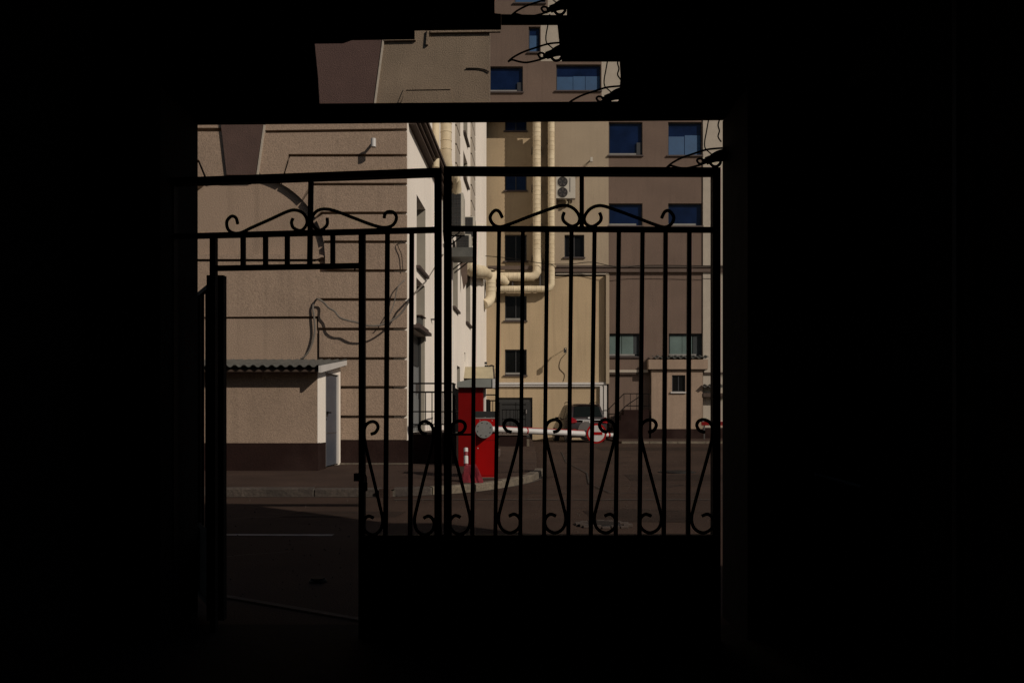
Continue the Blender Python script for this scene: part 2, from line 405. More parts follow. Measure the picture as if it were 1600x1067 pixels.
# blind arch: recessed tympanum is the core wall; impost ledge, panel below
slab('impost_ledge', [(160,399),(494,398),(505,399.5),(505,402),(496,405.5),(160,405.5)], 'stucco_tan', d=.05)
slab('plaster_panel', [(160,408),(497,408),(497,494),(160,496)], 'stucco_tan')
slab('plaster_panel', [(160,498),(494.5,498),(494.5,735),(160,735)], 'stucco_tan', d=-.012, th=.12)
slab('keystone', [(347.5,150),(413,150),(412,197),(400.5,275),(356,275),(347,197)], 'stucco_keystone', d=.07)
slab('keystone_lit_edge', [(413.0,197),(415.2,197),(404.5,274),(402,274)], 'stucco_cream', d=.06)  # pale strip paints in the sunlit right side of the keystone
# plinth
MB().box((-14,YL-.035,.10),(XL+.02,YL+.1195,ZP(688,YL))).build('plinth','plinth',lb)
MB().box((-14,YL-.12,.118),(XL+.10,YL+.02,.15)).build('plinth_footing','kerb_light',lb)
# side wall (faces right), with openings
US = (YB-YL)*KS
winS = []
def swin(pa,pb,z0,z1): h=(SU(pa),SU(pb),z0,z1); winS.append(h); return h
w1 = swin(651,665,SZ(415,651),SZ(304,651)); w2 = swin(650.5,664,SZ(505,650),SZ(433,650))
dr = swin(645,664,SZ(676,645),SZ(514,645))
w3 = swin(707.5,715.5,SZ(478,707.5),SZ(385,707.5)); w4 = swin(728,735,SZ(502,728),SZ(415,728)); w6 = swin(714,719,.2,SZ(571,714))
w5 = swin(725.5,727.5,SZ(565,726.5),SZ(551,726.5))
ups = []
for za,zb in ((275,235),(205,150)):
    ups.append(swin(724,730.5,SZ(za,724),SZ(zb,724)))
wS = FS.wall(.51,US,0,TOP,winS,.42).build('side_wall','stucco_white',lb)
q = MB(); FS.box(q,.122,.509,0,TOP,-.30,0); q.build('corner_return','stucco_white',lb)
# inner room box behind side wall so that openings stay dark
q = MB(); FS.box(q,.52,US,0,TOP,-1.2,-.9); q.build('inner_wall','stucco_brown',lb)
for h in (w1,w3,w4,*ups): FS.window(h, lb, depth=.34, fw=.06, sill='sill_brown')
FS.window(w2, lb, depth=.34, fw=.06); FS.window(w6, lb, depth=.34, fw=.06, sill=None); FS.window(w5, lb, depth=.3, fw=.03, sill=None)
q = MB(); FS.box(q,.123,US,.10,ZP(688,YL),-.02,.035); q.build('plinth','plinth',lb)
mat('reveal_shade_grey', (.30,.27,.22), .95, var=.1, streak=.1)  # darker grey puts the shade of the far reveals into their lining
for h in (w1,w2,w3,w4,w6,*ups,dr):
    q = MB(); FS.box(q,h[1]-.014,h[1]-.002,h[2]+.003,h[3]-.003,-.28,-.004); q.build('shaded_reveal','reveal_shade_grey',lb)
# door on the landing
d_ = MB(); u0,u1,z0,z1 = dr; FS.box(d_,u0+.02,u1-.02,z0,z1-.02,-.22,-.17); d_ = d_.build('door','door_grey',lb)
for a,b,c,e in ((.06,.46,.68,.97),(.54,.94,.68,.97),(.06,.46,.05,.62),(.54,.94,.05,.62)):
    q = MB(); FS.box(q,u0+(u1-u0)*a,u0+(u1-u0)*b,z0+(z1-z0)*c,z0+(z1-z0)*e,-.169,-.15); q.build('door_panel','door_dark' if c>.6 else 'door_grey',d_)
q = MB(); FS.box(q,u1-.09,u1-.045,z0+.01,z1-.62,-.165,-.085) if False else FS.box(q,u1-.09,u1-.045,z0+.01,z1-.02,-.40,-.09); lf = q.build('open_door_leaf','door_dark',lb)
for c,e in ((.74,.97),(.40,.68),(.06,.34)):
    q = MB(); FS.box(q,u1-.100,u1-.0905,z0+(z1-z0)*c,z0+(z1-z0)*e,-.34,-.14); q.build('door_panel','door_grey' if c<.7 else 'plastic_black',lf)
q = MB(); FS.box(q,u0+.72*(u1-u0),u0+.76*(u1-u0),1.7,1.95,-.15,-.08); q.build('handle','metal_dull',d_)
q = MB(); FS.box(q,u0-.1,u1+.05,z1+.02,z1+.09,-.2,.16); q.build('door_hood','sill_brown',lb)
# quoins on the side wall
for (pa,pb,ph) in ((711,717,0),(735,741,.2)):
    z = SZ(345,735)+ph
    while z < TOP-.6:
        q = MB(); FS.box(q,SU(pa),SU(pb),z,z+.55,-.01,.05); q.build('quoin','stucco_cream',lb); z += .62
# thin string between upper windows and duct; ledge along the side wall
for i,(dd,zz,mm) in enumerate(((.16,0,'roof_under'),(.22,.09,'awning_brown'),(.30,.17,'roof_under'),(.34,.25,'cornice'))):
    q = MB(); FS.box(q,.25,SU(702),SZ(193,651)-.42+zz,SZ(193,651)-.35+zz,.001,dd); q.build('ledge_moulding',mm,lb)
q = MB(); FS.box(q,.25,SU(702),SZ(193,651)-.11,SZ(193,651)-.07,.001,.26); q.build('ledge_capping','stucco_cream',lb)
# awning-like canopy bracketed to the far end of the side wall
cn = thing('door_canopy', (-1.8,30,2.4), 'beige sloping door canopy on the white side wall above the red cabinet', 'canopy')
c0 = FS.p(SU(722),0,.0); ya,yb = 29.0,31.0
xa_ = XL+m_*(29-YL)+.01; xb_ = XP(769,29)
pr = [(xa_,29,3.42+.16),(xb_,29,3.40+.05),(xb_,29,2.52),(xa_,29,2.55)]
pr = [(XP(724,29),29.5,ZP(573,29.5)),(XP(769,29),29.5,ZP(573,29.5)),(XP(771,29.0),29.0,ZP(591,29)),(XP(722,29),29.0,ZP(591,29))]
MB().prism(pr,(0,.05,0)).build('front_fascia','canopy_beige',cn)
MB().prism([(XP(769.3,29),29.5,ZP(573,29.5)),(XP(771,29),29.0,ZP(591,29)),(XP(771,29),31,ZP(591,29)),(XP(769.3,29),31,ZP(573,29.5))],(.03,0,0)).build('end_fascia','sill_brown',cn)
MB().box((XP(715,29),29.05,ZP(591,29)-.03),(XP(771,29),31,ZP(591,29)-.002)).build('soffit','roof_under',cn)
MB().box((XP(715,29),29.6,ZP(573,29.5)-.05),(XP(769,29),31,ZP(573,29.5))).build('top_sheet','canopy_beige',cn)
fl = thing('floodlight', (XP(765,29.6),29.6,ZP(572,29.6)), 'small dark floodlight and camera cluster on top of the beige canopy', 'lamp')
Yf=29.6
MB().tube(spline([W(772,573,Yf),W(768,571,Yf),W(762,573,Yf),W(758,571,Yf)],4),.03,6).build('arm','plastic_black',fl)
MB().box(W(757,574,Yf),W(763,571,Yf+.15)).build('head','plastic_black',fl,bevel=.01)
MB().cyl(W(759,569,Yf),W(759,565.5,Yf),.05,10).build('lens','plastic_black',fl)
# landing, rail
ld = thing('door_landing', (-2.2,19.3,.12), 'dark brown concrete landing with iron railing below the white side wall door', 'landing')
yl = 17.45; XA = XP(641,yl); XB = XP(713,yl)
MB().box((XL+.06,yl,.11),(XB,yl+4.0,ZP(679,yl))).build('block','plinth',ld)
MB().box((XL+.04,yl-.03,ZP(679,yl)+.002),(XB+.03,yl+4.03,ZP(676,yl))).build('slab','stone_block',ld)
for k_ in range(3): MB().box((XB+.035,yl+3.0,.11),(XB+.3*(3-k_),yl+4.0,.11+.17*(k_+1))).build('step','stone_block',ld)
def rail(pts, r=.018, name='rail', par=ld, m='black_iron'): return MB().tube(pts, r, 6).build(name, m, par)
rail([W(640,599,yl),W(708,599,yl),W(712,601,yl)])
rail([W(640,612.5,yl),W(708,612.5,yl)]); rail([W(640,643,yl),W(708,643,yl)],.014); rail([W(640,663,yl),W(708,663,yl)],.014)
for x in (645,655,665,675,683,692,700): rail([W(x,612.5,yl),W(x,663,yl)],.011,'baluster')
rail([W(709,676,yl),W(709,599,yl)],.035,'newel')
for k_ in range(7): y_=yl+.4*(k_+1); rail([(XB-.05,y_,.75),(XB-.05,y_,1.75)],.014,'baluster')
rail([(XB-.05,yl,1.76),(XB-.05,yl+3,1.76)]); rail([(XB-.05,yl,1.25),(XB-.05,yl+3,1.25)])
# bracket light on side wall + meters
t = thing('wall_bracket', (XP(675,22),22,3.4), 'small grey T-shaped bracket on the white side wall near the gate post', 'bracket')
MB().bar(W(671,492,20.7),W(670,512,20.7),.05,.05).build('plate','metal_dull',t)
MB().bar(W(671,499,20.7),W(682,499,20.9),.04,.04).build('arm','metal_dull',t)
t = thing('window_air_conditioner', (XP(655,20.6),20.6,3.4), 'small dark air conditioner box in the lower side window above the door', 'air conditioner')
q = MB(); FS.box(q,SU(652),SU(657),SZ(508,652),SZ(494,652),-.25,.06); q.build('casing','sheet_grey',t)
q = MB(); FS.box(q,SU(651.5),SU(658),SZ(493.5,652),SZ(492,652),-.25,.12); q.build('cover','awning_brown',t)
# wall lamp
t = thing('wall_lamp', (XP(583,YL),YL-.2,ZP(222,YL)), 'white cylindrical lamp high on the tan block wall', 'lamp')
MB().cyl((XP(583.5,YL-.25),YL-.25,ZP(230,YL-.25)),(XP(583.5,YL-.25),YL-.25,ZP(217,YL-.25)),.055,16).build('housing','white_paint',t,smooth=True)
MB().bar((XP(583.5,YL-.25),YL-.2,ZP(226,YL)),(XP(581,YL),YL,ZP(226,YL)),.04,.04).build('arm','white_paint',t)
# cable on the wall
cb = [(470,561,.03),(477,557,.05),(486,545,.07),(493,520,.07),(492,495,.07),(490,480,.06),(494,470,.05),(500,469,.15),(508,474,.12),(517,483,.22),(527,489,.26),(536,499,.32),(549,504,.35),(560,506,.34),(575,511,.36),(592,512,.36),(610,507,.34),(630,492,.30),(645,468,.3)]
o = MB().tube(spline([P2(x,y,d) for x,y,d in cb],5)+[W(665,440,19.9),W(692,398,23)], .021, 6).build('loose_cable','cable_grey')
tag(o,'pale loose cable looping from the shed roof across the tan block wall','cable')
o = MB().tube(spline([P2(x,y,d) for x,y,d in [(632,438,.02),(622,452,.12),(617,475,.12),(610,495,.2),(600,507,.2)]],5), .012, 6).build('loose_cable','cable_grey')
tag(o,'short thin grey cable hanging down beside the white corner edge','cable')
o = MB().tube(spline([P2(x,y,d) for x,y,d in [(633,380,.0),(626,378,.05),(622,384,.05),(628,400,.05),(630,424,.05)]],5), .008, 5).build('wall_wire','cable_black')
tag(o,'thin wire stub with hook near the top right of the tan blocks','wire')

# ---------------------------------------------------------------- shed
Y1 = 15.06; XS1 = XP(496,Y1); zr = ZP(577,Y1)
sh = thing('utility_shed', (XS1,Y1,.12), 'small tan lean-to shed with corrugated roof and blue-grey door', 'shed')
XS0 = -9.0; zp = ZP(692,Y1)
MB().box((XS0,Y1,.11),(XS1-.002,Y1+.2,zr)).build('front_wall','stucco_tan',sh)
FD = Frame(XS1,Y1,0,1,1,0)
XSp=-XS1/Y1
dh = (-XS1/((800-508)/F)-Y1, -XS1/((800-528.5)/F)-Y1, .1, 2.02)
FD.wall(.201,YL-Y1-.04,.11,zr-.02,[dh],.2).build('side_wall','stucco_white',sh)
MB().prism([(XS1,Y1+.201,zr-.019),(XS1,YL-.04,zr-.019),(XS1,YL-.04,2.19),(XS1,Y1+.201,zr+.0)],(-.2,0,0)).build('gable','stucco_white',sh)
MB().box((XS1+.001,Y1-.001,zp+.001),(XS1+.006,Y1+.2,zr)).build('corner_render','stucco_white',sh)
q = MB().box((XS0,Y1-.03,.10),(XS1+.02,Y1+.03,zp)); q.box((XS1+.001,Y1+.032,.10),(XS1+.02,Y1+dh[0]-.02,zp-.005)); q.build('plinth','plinth',sh)
q = MB(); FD.box(q,dh[0]+.03,dh[1]-.03,.15,2.00,-.08,-.03); dd = q.build('door','door_blue',sh)
q = MB(); FD.box(q,dh[0],dh[0]+.03,.15,2.02,-.15,.01); FD.box(q,dh[1]-.03,dh[1],.15,2.02,-.15,.01); FD.box(q,dh[0]+.03,dh[1]-.03,2.00,2.02,-.15,.01); q.build('door_frame','white_trim',sh)
q = MB(); FD.box(q,dh[0]+.10,dh[0]+.16,1.18,1.24,-.028,.03); FD.box(q,dh[0]+.10,dh[0]+.32,1.20,1.23,.03,.05); FD.box(q,dh[0]+.11,dh[0]+.15,1.06,1.10,-.028,.0); q.build('handle','black_iron',dd)
q = MB(); FD.box(q,dh[0]+.05,dh[1]-.05,.80,.81,-.029,-.02); q.build('door_seam','metal_dull',dd)
# corrugated roof
def corrugated(name, x0,x1,ya,za,yb,zb, pitch, amp, m, parent, th=.012):
    n_ = int((x1-x0)/pitch*8); vs=[]; fs=[]
    for i in range(n_+1):
        x = x0+(x1-x0)*i/n_; c = amp*max(-.75,min(.75,cos(2*pi*(x-x0)/pitch)))
        vs += [(x,ya,za+c),(x,yb,zb+c),(x,ya,za+c-th),(x,yb,zb+c-th)]
    for i in range(n_):
        o = i*4; fs += [(o,o+1,o+5,o+4),(o+2,o+6,o+7,o+3),(o,o+4,o+6,o+2)]
    return MB().add(vs,fs).build(name,m,parent)
Yr = Y1-.38
corrugated('roof_sheet', XS0, XP(500,Yr), Yr, ZP(571,Yr), YL-.02, ZP(562.5,YL), .17, .028, 'sheet_grey', sh)
MB().prism([(XP(502,Yr),Yr,ZP(582,Yr)),(XP(502,Yr),Yr,ZP(571,Yr)),(XP(502,Yr),YL-.15,ZP(564,YL)),(XP(502,Yr),YL-.15,ZP(571,YL))],(-.05,0,0)).build('roof_fascia','white_trim',sh)
MB().prism([(XS0,Yr+.08,ZP(571,Yr)-.06),(XP(499,Yr),Yr+.08,ZP(571,Yr)-.06),(XP(499,Yr),Yr+.08,ZP(571,Yr)-.11),(XS0,Yr+.08,ZP(571,Yr)-.11)],(0,.06,0)).build('front_batten','roof_under',sh)
MB().prism([(XS1-.3,Yr+.15,zr+.01),(XP(500,Yr)-.02,Yr+.15,zr+.01),(XP(500,Yr)-.02,YL-.1,2.20),(XS1-.3,YL-.1,2.20)],(0,0,.012)).build('soffit','roof_under',sh)

# ================================================================ BACK BUILDING
FB = Frame(0,YB,1,0,0,-1)
bb = thing('rear_building', (4,YB,0), 'tall rear building, tan bays left and brown panels right, across the yard', 'building')
def BX(px): return XP(px,YB)
def BZ(py): return ZP(py,YB)
zc = BZ(424)
REC = 1.0
FR = Frame(0,YB+REC,1,0,0,-1)
colA = [(263,298),(367,408)]
# recessed bay windows keep their place in the picture from the recessed plane
def RX(px): return XP(px,YB+REC)
def RZ(py): return ZP(py,YB+REC)
recw = [(RX(789),RX(823),RZ(b),RZ(a)) for a,b in ((160,205),(263,298),(367,408))]
ztop = BZ(176)
xe = BX(866)
FR.wall(X2-1.2,xe+.2,zc,ztop+.2,recw,.4).build('recessed_bay','stucco_back',bb)
for i,h in enumerate(recw): FR.window(h,bb,glass='glass_blue' if i<2 else 'glass_dark')
MB().box((xe,YB+.3,zc),(xe+.3,YB+REC,ztop)).build('bay_return','stucco_back',bb)
MB().box((X2-1.2,YB,zc-.25),(xe-.002,YB+REC,zc)).build('bay_ledge','stucco_back',bb)
MB().box((xe+.01,YB-.46,zc+.1),(xe+.07,YB-.001,ztop)).build('added_shade_fin','stucco_back_upper',bb)  # added fin, shaped to throw the sun shadow across the recessed bay
# lower tan wall
loww = [(BX(789),BX(823),BZ(501),BZ(462)),(BX(789),BX(823),BZ(586),BZ(546))]
gar = (BX(778),BX(832),0,BZ(621))
FB.wall(X2-1.2,BX(945),0,zc-.252,loww+[gar],.4).build('lower_wall','stucco_back',bb)
for h in loww: FB.window(h,bb,frame='frame_dark',white_bar=True)
# upper part over the recess: tan strip right of it
wB = (BX(882),BX(913),BZ(402),BZ(367))
FB.wall(xe,BX(951),zc,ztop,[wB],.4).build('upper_tan_wall','stucco_back_upper',bb); FB.window(wB,bb,frame='frame_dark')
# brown panel
bw = [(BX(951.5),BX(1004),BZ(243),BZ(191)),(BX(1044),BX(1097),BZ(243),BZ(191)),(BX(951.5),BX(1004),BZ(353),BZ(318)),(BX(1044),BX(1097.5),BZ(353),BZ(318)),(BX(951.5),BX(1001),BZ(557),BZ(521)),(BX(1045),BX(1098),BZ(557),BZ(521))]
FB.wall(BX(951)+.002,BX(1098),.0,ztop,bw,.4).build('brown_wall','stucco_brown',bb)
FB.window(bw[0],bb,glass='glass_blue',mull=0,white_bar=True,sash=True,frame='frame_dark')
FB.window(bw[1],bb,glass='glass_blue',mull=0,frame='frame_dark',blind=[(0,.49,.0,.60,'blind_blue'),(.51,1,.0,.64,'blind_blue')])
FB.window(bw[2],bb,glass='glass_blue',mull=0,white_bar=True,frame='frame_dark')
FB.window(bw[3],bb,glass='glass_blue',mull=0,white_bar=True,frame='frame_dark')
FB.window(bw[4],bb,glass='glass_dark',mull=0,frame='frame_dark',white_bar=True,blind=[(0,.4,.06,.97,'curtain'),(.42,.8,.06,.97,'curtain'),(.8,1,.06,.97,'curtain_dark')])
FB.window(bw[5],bb,glass='glass_dark',mull=0,frame='frame_dark',white_bar=True,blind=[(.02,.4,.06,.97,'curtain'),(.41,.72,.06,.97,'curtain'),(.75,1,.06,.97,'curtain_dark')])
# cream pilaster and beyond
MB().box((BX(1098)+.002,YB-.06,0),(BX(1135),YB+.4,ztop)).build('pilaster','stucco_cream',bb)
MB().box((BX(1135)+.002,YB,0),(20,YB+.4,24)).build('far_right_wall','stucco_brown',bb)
# upper storeys seen above the lintel
z96 = BZ(96); z20 = BZ(22)
def storey(za,zb,segs,hs,cfg):
    for (a,b,m) in segs:
        hh = [h for h in hs if h[0] >= BX(a)-.1 and h[1] <= BX(b)+.1]
        FB.wall(BX(a)+.001,BX(b),za,zb,hh,.4).build('upper_wall',m,bb)
    for h,c in zip(hs,cfg): FB.window(h,bb,**c)
gb = dict(glass='glass_blue',mull=0,frame='frame_dark')
bl = dict(glass='glass_blue',mull=0,frame='frame_dark',blind=[(0,.37,.0,.58,'blind_blue'),(.38,.66,.0,.60,'blind_blue'),(.67,1,.0,.60,'blind_blue')])
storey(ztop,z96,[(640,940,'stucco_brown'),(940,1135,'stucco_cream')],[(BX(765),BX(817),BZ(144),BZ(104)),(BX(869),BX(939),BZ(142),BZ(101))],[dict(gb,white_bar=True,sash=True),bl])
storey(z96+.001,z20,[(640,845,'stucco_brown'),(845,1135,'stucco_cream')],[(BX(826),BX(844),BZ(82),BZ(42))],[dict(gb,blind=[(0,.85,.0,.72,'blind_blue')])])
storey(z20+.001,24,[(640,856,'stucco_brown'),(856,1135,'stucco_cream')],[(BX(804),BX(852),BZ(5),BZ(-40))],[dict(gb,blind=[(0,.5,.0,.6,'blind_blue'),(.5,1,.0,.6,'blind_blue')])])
MB().box((X2-6,YB-.0,24.001),(20,YB+6,24.4)).build('roof','cornice',bb)
MB().box((X2-6,YB+2,0),(20,YB+2.3,24)).build('inner_wall','plinth',bb)
# main cornice
MB().box((BX(869),YB-.22,BZ(419)),(BX(1140),YB-.001,BZ(416))).build('cornice','cornice',bb)
MB().box((BX(867),YB-.16,BZ(426)),(BX(1140),YB-.002,BZ(419.2))).build('cornice','awning_brown',bb)
MB().box((BX(762),YB-.12,BZ(422)),(BX(866),YB-.002,BZ(416))).build('cornice','awning_brown',bb)
# moulding round the lower tan panel
MB().box((BX(868),YB-.09,BZ(429.5)),(BX(951),YB-.001,BZ(427))).build('panel_moulding','stucco_cream',bb)
MB().box((BX(946),YB-.28,BZ(600)),(BX(951),YB-.002,BZ(429.7))).build('panel_moulding','stucco_back_upper',bb)
# string ledges on brown wall
for a,b in ((951,1012),(1099,1135)): 
    MB().box((BX(a),YB-.16,BZ(582)),(BX(b),YB-.063,BZ(578))).build('string_ledge','stucco_cream',bb)
    MB().box((BX(a),YB-.14,BZ(585)),(BX(b),YB-.064,BZ(582.2))).build('string_ledge','roof_under',bb)
q = MB().box((BX(1017),YB-.10,0),(BX(1140),YB-.062,BZ(668))); q.box((BX(951),YB-.10,0),(BX(1016),YB-.062,BZ(668))); q.build('plinth','plinth',bb)
# garage door
g_ = MB().box((gar[0]+.02,YB+.12,0),(gar[1]-.02,YB+.2,gar[3]-.02)).build('double_door','door_dark',bb)
for k_ in range(2):
    a = gar[0]+.1+k_*(gar[1]-gar[0]-.1)/2; MB().box((a,YB+.08,.3),(a+.74,YB+.118,1.9)).build('door_leaf','plastic_black',g_)
MB().cyl((BX(822),YB+.04,BZ(640)),(BX(822),YB+.02,BZ(646)),.05,8).build('handle','metal_dull',g_)
# porch
yp = 39.55; px0 = XP(1018,yp); px1 = XP(1098,yp)
pc = thing('entrance_porch', (px0,yp,0), 'tan box porch with corrugated roof and small dark window against the brown wall', 'porch')
FP = Frame(0,yp,1,0,0,-1); hw = (XP(1050,yp),XP(1071,yp),ZP(612,yp),ZP(586,yp))
FP.wall(px0,px1,0,ZP(577,yp),[hw],.15).build('front_wall','stucco_tan',pc)
MB().box((px0,yp+.151,0),(px0+.15,YB-.11,ZP(577,yp))).build('side_wall','stucco_brown',pc)  # left side coloured brown to paint in its shade
MB().box((px1-.15,yp+.151,0),(px1,YB-.11,ZP(577,yp))).build('side_wall','stucco_tan',pc)
MB().box((px0,yp+.16,ZP(579,yp)),(px1,YB-.11,ZP(578,yp))).build('ceiling','roof_under',pc)
FP.window(hw,pc,mull=1,depth=.12,sill='white_trim')
MB().box((px0-.02,yp-.02,0),(px1+.02,yp-.002,ZP(670,yp))).build('plinth','plinth',pc)
MB().box((px0-.17,yp-.16,ZP(577,yp)+.002),(px1+.22,YB-.12,ZP(562,yp))).build('roof_box','stucco_tan',pc)
MB().box((px0-.16,yp-.13,ZP(577,yp)-.03),(px1+.2,YB-.13,ZP(577,yp))).build('roof_soffit','roof_under',pc)
corrugated('roof_sheet', px0+.05, px1+.28, yp-.22, ZP(559,yp), YB-.12, ZP(555,yp), .3, .05, 'sheet_grey', pc)
MB().box((px0-.012,yp+.1,ZP(616,yp)),(px0-.004,yp+.2,ZP(588,yp))).build('side_window','plastic_black',pc)
# small awning far right
aw = thing('window_awning', (9.6,39.5,2.5), 'small corrugated awning beside the porch at the right edge', 'awning')
corrugated('roof_sheet', XP(1097,39.4), XP(1137,39.4), 39.3, ZP(604,39.3), YB-.07, ZP(601,YB), .26, .045, 'sheet_grey', aw)
MB().box((XP(1099,39.5),39.5,ZP(620,39.5)),(XP(1137,39.5),YB-.07,ZP(614,39.5))).build('lower_box','roof_under',aw)
# steps block with stair rail
st = thing('side_stairs', (5,38.8,0), 'stair block in dark brown standing in for shade, with thin iron handrail between car and porch', 'stairs')
ya = 38.9
MB().box((XP(975,ya),ya,0),(XP(1014,ya),YB-.11,ZP(640,ya))).build('block','plinth',st)  # dark plinth colour stands in for shade on the block and steps
for k_ in range(5):
    xa1 = XP(975,ya)-.155*(k_+1)*1.0; MB().box((xa1,ya,0),(xa1+.153,YB-.11,ZP(640,ya)-.26*(k_+1))).build('step','plinth',st)
for pts in ([(950,640),(975,615),(1015,615)],[(950,662),(978,634),(1000,619)],[(978,634),(1015,634)]):
    MB().tube([W(x,y,ya+.05) for x,y in pts],.022,6).build('rail','black_iron',st)
for x,yb_ in ((975,640),(985,640),(995,640),(1005,640),(1014,640),(962,655),(952,662)):
    MB().tube([W(x,yb_,ya+.05),W(x,max(615,615+(975-x)*1.0 if x<975 else 615),ya+.05)],.014,6).build('baluster','black_iron',st)
# gutter pipe (white, across and down)
gp = thing('white_gutter', (4,39.8,2.6), 'white gutter running across the tan wall and down behind the car', 'gutter')
yg = YB-.13
MB().box((BX(776),yg,BZ(604)),(BX(943),YB-.002,BZ(601.2))).build('gutter','white_trim',gp)
MB().box((BX(776),yg-.05,BZ(601)),(BX(948),YB-.002,BZ(597.5))).build('gutter_lip','white_trim',gp)
MB().box((BX(937),yg-.02,0.0),(BX(942),YB-.003,BZ(604.2))).build('downpipe','white_trim',gp)
MB().box((BX(943),yg-.06,0.0),(BX(947.5),YB-.003,BZ(601.2))).build('downpipe','white_trim',gp)
# double fan AC
ac = thing('double_fan_air_conditioner', (2.6,39.6,10), 'cream twin-fan air conditioner high on the tan wall beside the ducts', 'air conditioner', )
ya = 39.55
MB().box(W(868,310,ya),W(899,275,ya)+Vector((0,.35,0))).build('casing','ac_body',ac,bevel=.015)
for cy_ in (284.5,301):
    c = W(879,cy_,ya); 
    MB().cyl(c+Vector((0,-.012,0)),c+Vector((0,.01,0)),.245,24).build('fan_opening','plastic_black',ac)
    q = MB()
    for r_ in (.08,.14,.20,.245):
        q.tube([c+Vector((r_*cos(a*pi/12),-.03,r_*sin(a*pi/12))) for a in range(25)],.006,4,cap=False)
    for a in range(5):
        an=a*2*pi/5; q.prism([c+Vector((.04*cos(an),-.02,.04*sin(an))),c+Vector((.2*cos(an),-.02,.2*sin(an))),c+Vector((.2*cos(an+.6),-.02,.2*sin(an+.6)))],(0,.004,0))
    q.build('fan_grille','metal_dull',ac)
MB().box(W(890,300,ya)-Vector((0,.012,0)),W(891,278,ya)).build('side_seam','metal_dull',ac)
for x in (872,893): MB().bar(W(x,312,ya),W(x,312,YB),.05,.05).build('bracket','metal_dull',ac)
MB().tube(spline([W(884,311,ya+.2),W(886,318,ya+.2),W(880,322,ya+.3),W(889,320,ya+.4),W(890,313,ya+.3)],5),.045,8).build('hose','duct_cream',ac)
# security lamps on the back wall
def floodlamp(px_,py_,label,L_=1.0,yy=39.3):
    t = thing('wall_floodlight', tuple(W(px_,py_,yy)), label, 'lamp')
    MB().bar(W(px_,py_,yy),W(px_-5*L_,py_+4*L_,YB),.05,.05).build('arm','metal_dull',t)
    MB().box(W(px_-1.8,py_+3.5,yy)-Vector((0,.08,0)),W(px_+1.8,py_-3.5,yy)+Vector((0,.08,0))).build('head','ac_body',t,bevel=.01)
floodlamp(924,250,'small white floodlight high between the two brown upper windows and the ducts')
t = thing('wall_floodlight', tuple(W(880,546,38.9)), 'floodlight on a long arm low on the tan wall above the car', 'lamp')
MB().bar(W(884,545,38.9),W(862,558,YB-.01),.05,.05).build('arm','duct_cream',t); MB().box(W(881,551,38.9),W(885,544,39.05)).build('head','plastic_black',t)
o = MB().tube(spline([W(x,y,YB-.02) for x,y in [(884,552),(876,562),(874,575),(882,585),(880,596)]],6),.012,5).build('hanging_wire','cable_black'); tag(o,'thin dark wire hanging under the low floodlight on the tan wall','wire')
# span wire across the facade
o = MB().tube(spline([W(x,y,YB-.6) for x,y in [(700,396),(745,399),(800,404),(850,412),(890,413),(925,410),(968,418),(1005,415),(1060,415),(1140,417)]],6),.018,5).build('span_wire','cable_black'); tag(o,'dark overhead wire strung across the rear facade above the cornice','wire')
# ---------------------------------------------------------------- ducts
def duct(t, name, pts, r, ring=.22, m='duct_cream', rad=.25):
    P_ = [Vector(p) for p in pts]; path=[P_[0]]
    for i in range(1,len(P_)-1):
        a = (P_[i-1]-P_[i]).normalized(); b = (P_[i+1]-P_[i]).normalized()
        path += [P_[i]+a*rad, P_[i]+(a+b)*rad*.33, P_[i]+b*rad]
    path.append(P_[-1])
    # resample with ring ridges
    out=[]; rs=[]; 
    for i in range(len(path)-1):
        d = path[i+1]-path[i]; n_ = max(1,int(d.length/ring))
        for k_ in range(n_):
            q = path[i]+d*(k_/n_)
            if k_ and n_>1: out += [q-d.normalized()*.02,q-d.normalized()*.012,q+d.normalized()*.012,q+d.normalized()*.02]; rs += [r,r*1.055,r*1.055,r]
            else: out.append(q); rs.append(r)
    out.append(path[-1]); rs.append(r)
    return MB().tube(out, rs, 18).build(name, m, t, smooth=True)
yd = YB-.35
t = thing('ventilation_duct', tuple(W(838,430,yd)), 'upper cream ringed duct running along the ledge then up the rear wall, left riser', 'duct')
duct(t,'duct_run',[W(774,432.5,yd),W(839,432.5,yd),W(839,419,yd),W(839,404,YB-.10),W(839,166,YB-.10)],.21)
for y in (230,290,350,400): MB().box(W(831,y+1.2,YB-.10),W(847,y-1,YB-.10)+Vector((0,1.09,0))).build('bracket','metal_dull',t)
t = thing('ventilation_duct', tuple(W(862,450,yd)), 'lower cream ringed duct running under the other and up beside the twin fans', 'duct')
duct(t,'duct_run',[W(774,452,yd-.05),W(861.5,452,yd-.05),W(861.5,166,yd-.05)],.17)
for x in (800,843): MB().box(W(x,447,yd),W(x+2,430,yd)+Vector((0,.34,0))).build('bracket','metal_dull',t)
for y in (220,300,380): MB().box(W(855,y+1.5,yd),W(868,y-1,yd)+Vector((0,.34,0))).build('bracket','metal_dull',t)
t = thing('ventilation_duct', tuple(W(767,450,38.5)), 'short fat cream duct bend at the corner of the white side wall', 'duct')
duct(t,'duct_run',[W(790,440,yd+.1),W(767,428,38.7),W(767,470,38.7),W(756,476,38.3)],.24,ring=.2)
MB().tube([W(767,423,38.7),W(767,421,38.7)],[.24,.1],18).build('end_cap','duct_cream',t)
t = thing('ventilation_duct', (-1.9,24,8), 'fat pale ringed duct climbing the white side wall behind the gate post', 'duct')
duct(t,'duct_run',[W(697,140,21.5),W(697,262,21.5),W(713,282,22.9),W(713,318,23.3)],.15,ring=.22)
MB().tube([W(681,140,20.2),W(681,262,20.2)],.09,12).build('side_pipe','duct_cream',t)
